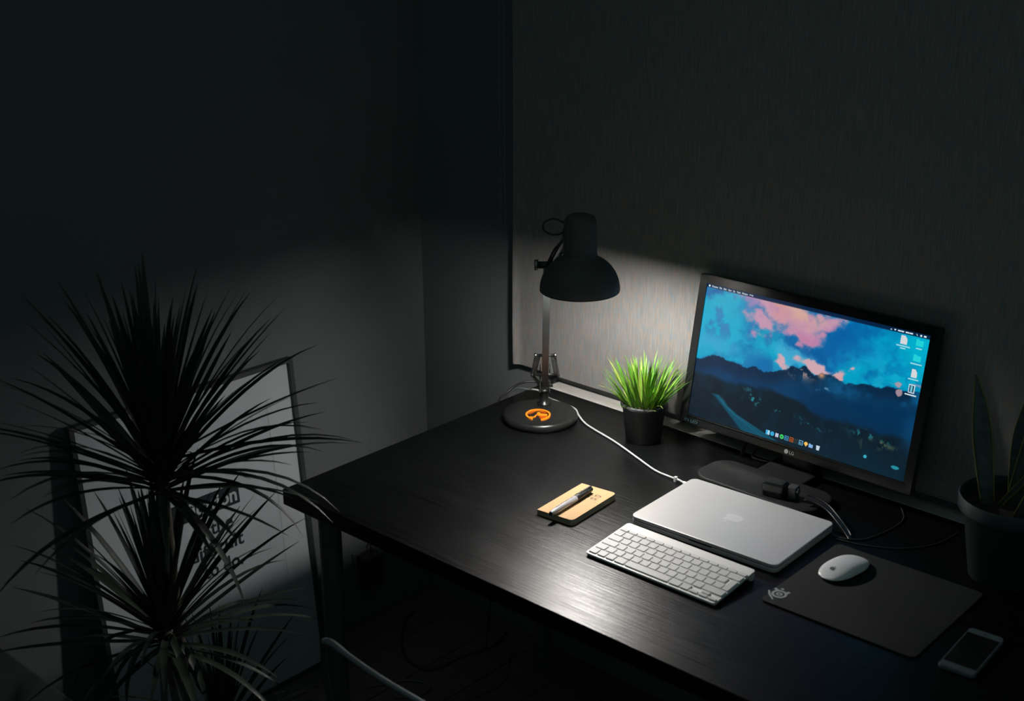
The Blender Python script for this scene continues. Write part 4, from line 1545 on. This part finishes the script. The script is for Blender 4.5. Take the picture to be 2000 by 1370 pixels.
# ------------------------------------------------------------------ chair, bench, power adapter and floor cables
def build_chair():
    t = thing('chair', 'chair with thin chrome tube back pushed towards the desk, only its top rail visible', 'chair', (0.82, -0.20, ZF))
    O = Vector((0.82, -0.20, ZF))
    yb, zt = -0.372, 0.050

    def Lp(x, y, z):
        return Vector((x, y, z)) - O
    rail = [Lp(0.563, -0.3625, 0.046), Lp(0.572, -0.363, 0.0500), Lp(0.590, -0.364, 0.0515), Lp(0.64, -0.370, 0.050), Lp(0.72, -0.376, 0.049), Lp(0.82, -0.378, 0.049), Lp(0.92, -0.376, 0.049),
            Lp(1.00, -0.370, 0.050), Lp(1.05, -0.364, 0.0515), Lp(1.068, -0.363, 0.0500), Lp(1.077, -0.3625, 0.046)]
    rp = smooth_path(rail, 6)
    MB().tube(rp, [0.0042 + 0.0014 * math.exp(-((k - 8) / 7) ** 2) for k in range(len(rp))], 10).build('top_rail', m_chrome, t)
    for sx in (-1, 1):
        up = [Lp(0.82 + sx * 0.2570, -0.3625, 0.0455), Lp(0.82 + sx * 0.2605, -0.362, 0.034), Lp(0.82 + sx * 0.2600, -0.360, -0.03), Lp(0.82 + sx * 0.250, -0.345, -0.12), Lp(0.82 + sx * 0.235, -0.29, -0.26), Lp(0.82 + sx * 0.20, -0.22, -0.30)]
        MB().tube(smooth_path(up, 6), 0.0048, 8).build('upright', m_blackplastic, t)
    MB().slab(rrect(0.44, 0.42, 0.06, 6, 0, 0.06), -0.315 - ZF, -0.275 - ZF, 0.012).build('seat', m_seat, t)
    for sx in (-1, 1):
        for sy in (-0.12, 0.24):
            MB().tube([(sx * 0.19, sy, -0.315 - ZF), (sx * 0.215, sy + (0.03 if sy > 0 else -0.03), 0.006)], 0.010, 10).build('leg', m_chrome, t)
    sl = MB().slab(rrect(0.40, 0.012, 0.005, 3), 0, 0.10)
    sl.build('lower_back_pad', m_seat, t, M=Matrix.Translation((0, -0.135, -0.23 - ZF)) @ Matrix.Rotation(0.25, 4, 'X'))


def build_bench():
    t = thing('bench', 'dark low bench in the lower left corner of the view', 'bench', (-0.17, -0.76, ZF))
    zt = -0.30 - ZF
    MB().box(-0.27, 0.33, -0.30, 0.30, zt - 0.07, zt, 0.006).build('cushion', m_bench, t)
    MB().box(-0.26, 0.32, -0.29, 0.29, zt - 0.10, zt - 0.071, 0.003).build('frame', m_frame, t)
    for x in (-0.24, 0.30):
        for y in (-0.27, 0.27):
            MB().slab(rrect(0.04, 0.04, 0.005, 2, x, y), 0.0, zt - 0.101).build('leg', m_frame, t)


def build_adapter():
    t = thing('power_adapter', 'black power adapter plugged into the wall under the desk', 'adapter', (XL, 0.600, -0.66))
    MB().box(0.0, 0.006, -0.042, 0.042, 0.04, 0.125, 0.002).build('wall_socket', m_base, t)
    MB().box(0.006, 0.046, -0.030, 0.030, 0.022, 0.118, 0.004).build('brick', m_blackplastic, t)
    MB().tube(smooth_path([Vector((0.026, 0.002, 0.118)), Vector((0.026, 0.004, 0.135)), Vector((0.03, 0.008, 0.16)), Vector((0.05, 0.03, 0.20)), Vector((0.10, 0.06, 0.27)), Vector((0.20, 0.07, 0.36)), Vector((0.33, 0.07, 0.50))], 6), 0.0022, 8).build('cord', m_cord, t)


build_chair()
build_bench()
build_adapter()
zf = ZF + 0.0075
cable('floor_cable', 'black cable lying in a bend on the floor under the desk', [(-0.38, 0.70, zf), (-0.353, 0.636, zf), (-0.24, 0.530, zf), (-0.141, 0.526, zf), (-0.124, 0.621, zf), (-0.098, 0.710, zf), (-0.116, 0.79, zf)], 0.003, m_cord)
m_greycord = mat('grey_cord', (0.12, 0.13, 0.13), 0.5)
cable('grey_floor_cable', 'thin grey cable curving across the floor below the desk front', [(-0.30, 0.80, zf), (-0.16, 0.79, zf), (-0.06, 0.74, zf), (-0.015, 0.680, zf), (0.031, 0.619, zf), (0.03, 0.545, zf), (0.021, 0.491, zf), (0.0, 0.40, zf)], 0.002, m_greycord)
cable('small_loop_cable', 'short grey cable loop on the floor next to the chair rail', [(-0.20, 0.37, zf), (-0.167, 0.426, zf), (-0.145, 0.458, zf), (-0.100, 0.477, zf), (-0.078, 0.459, zf), (-0.083, 0.423, zf), (-0.12, 0.38, zf)], 0.002, m_greycord)

bpy.context.view_layer.update()
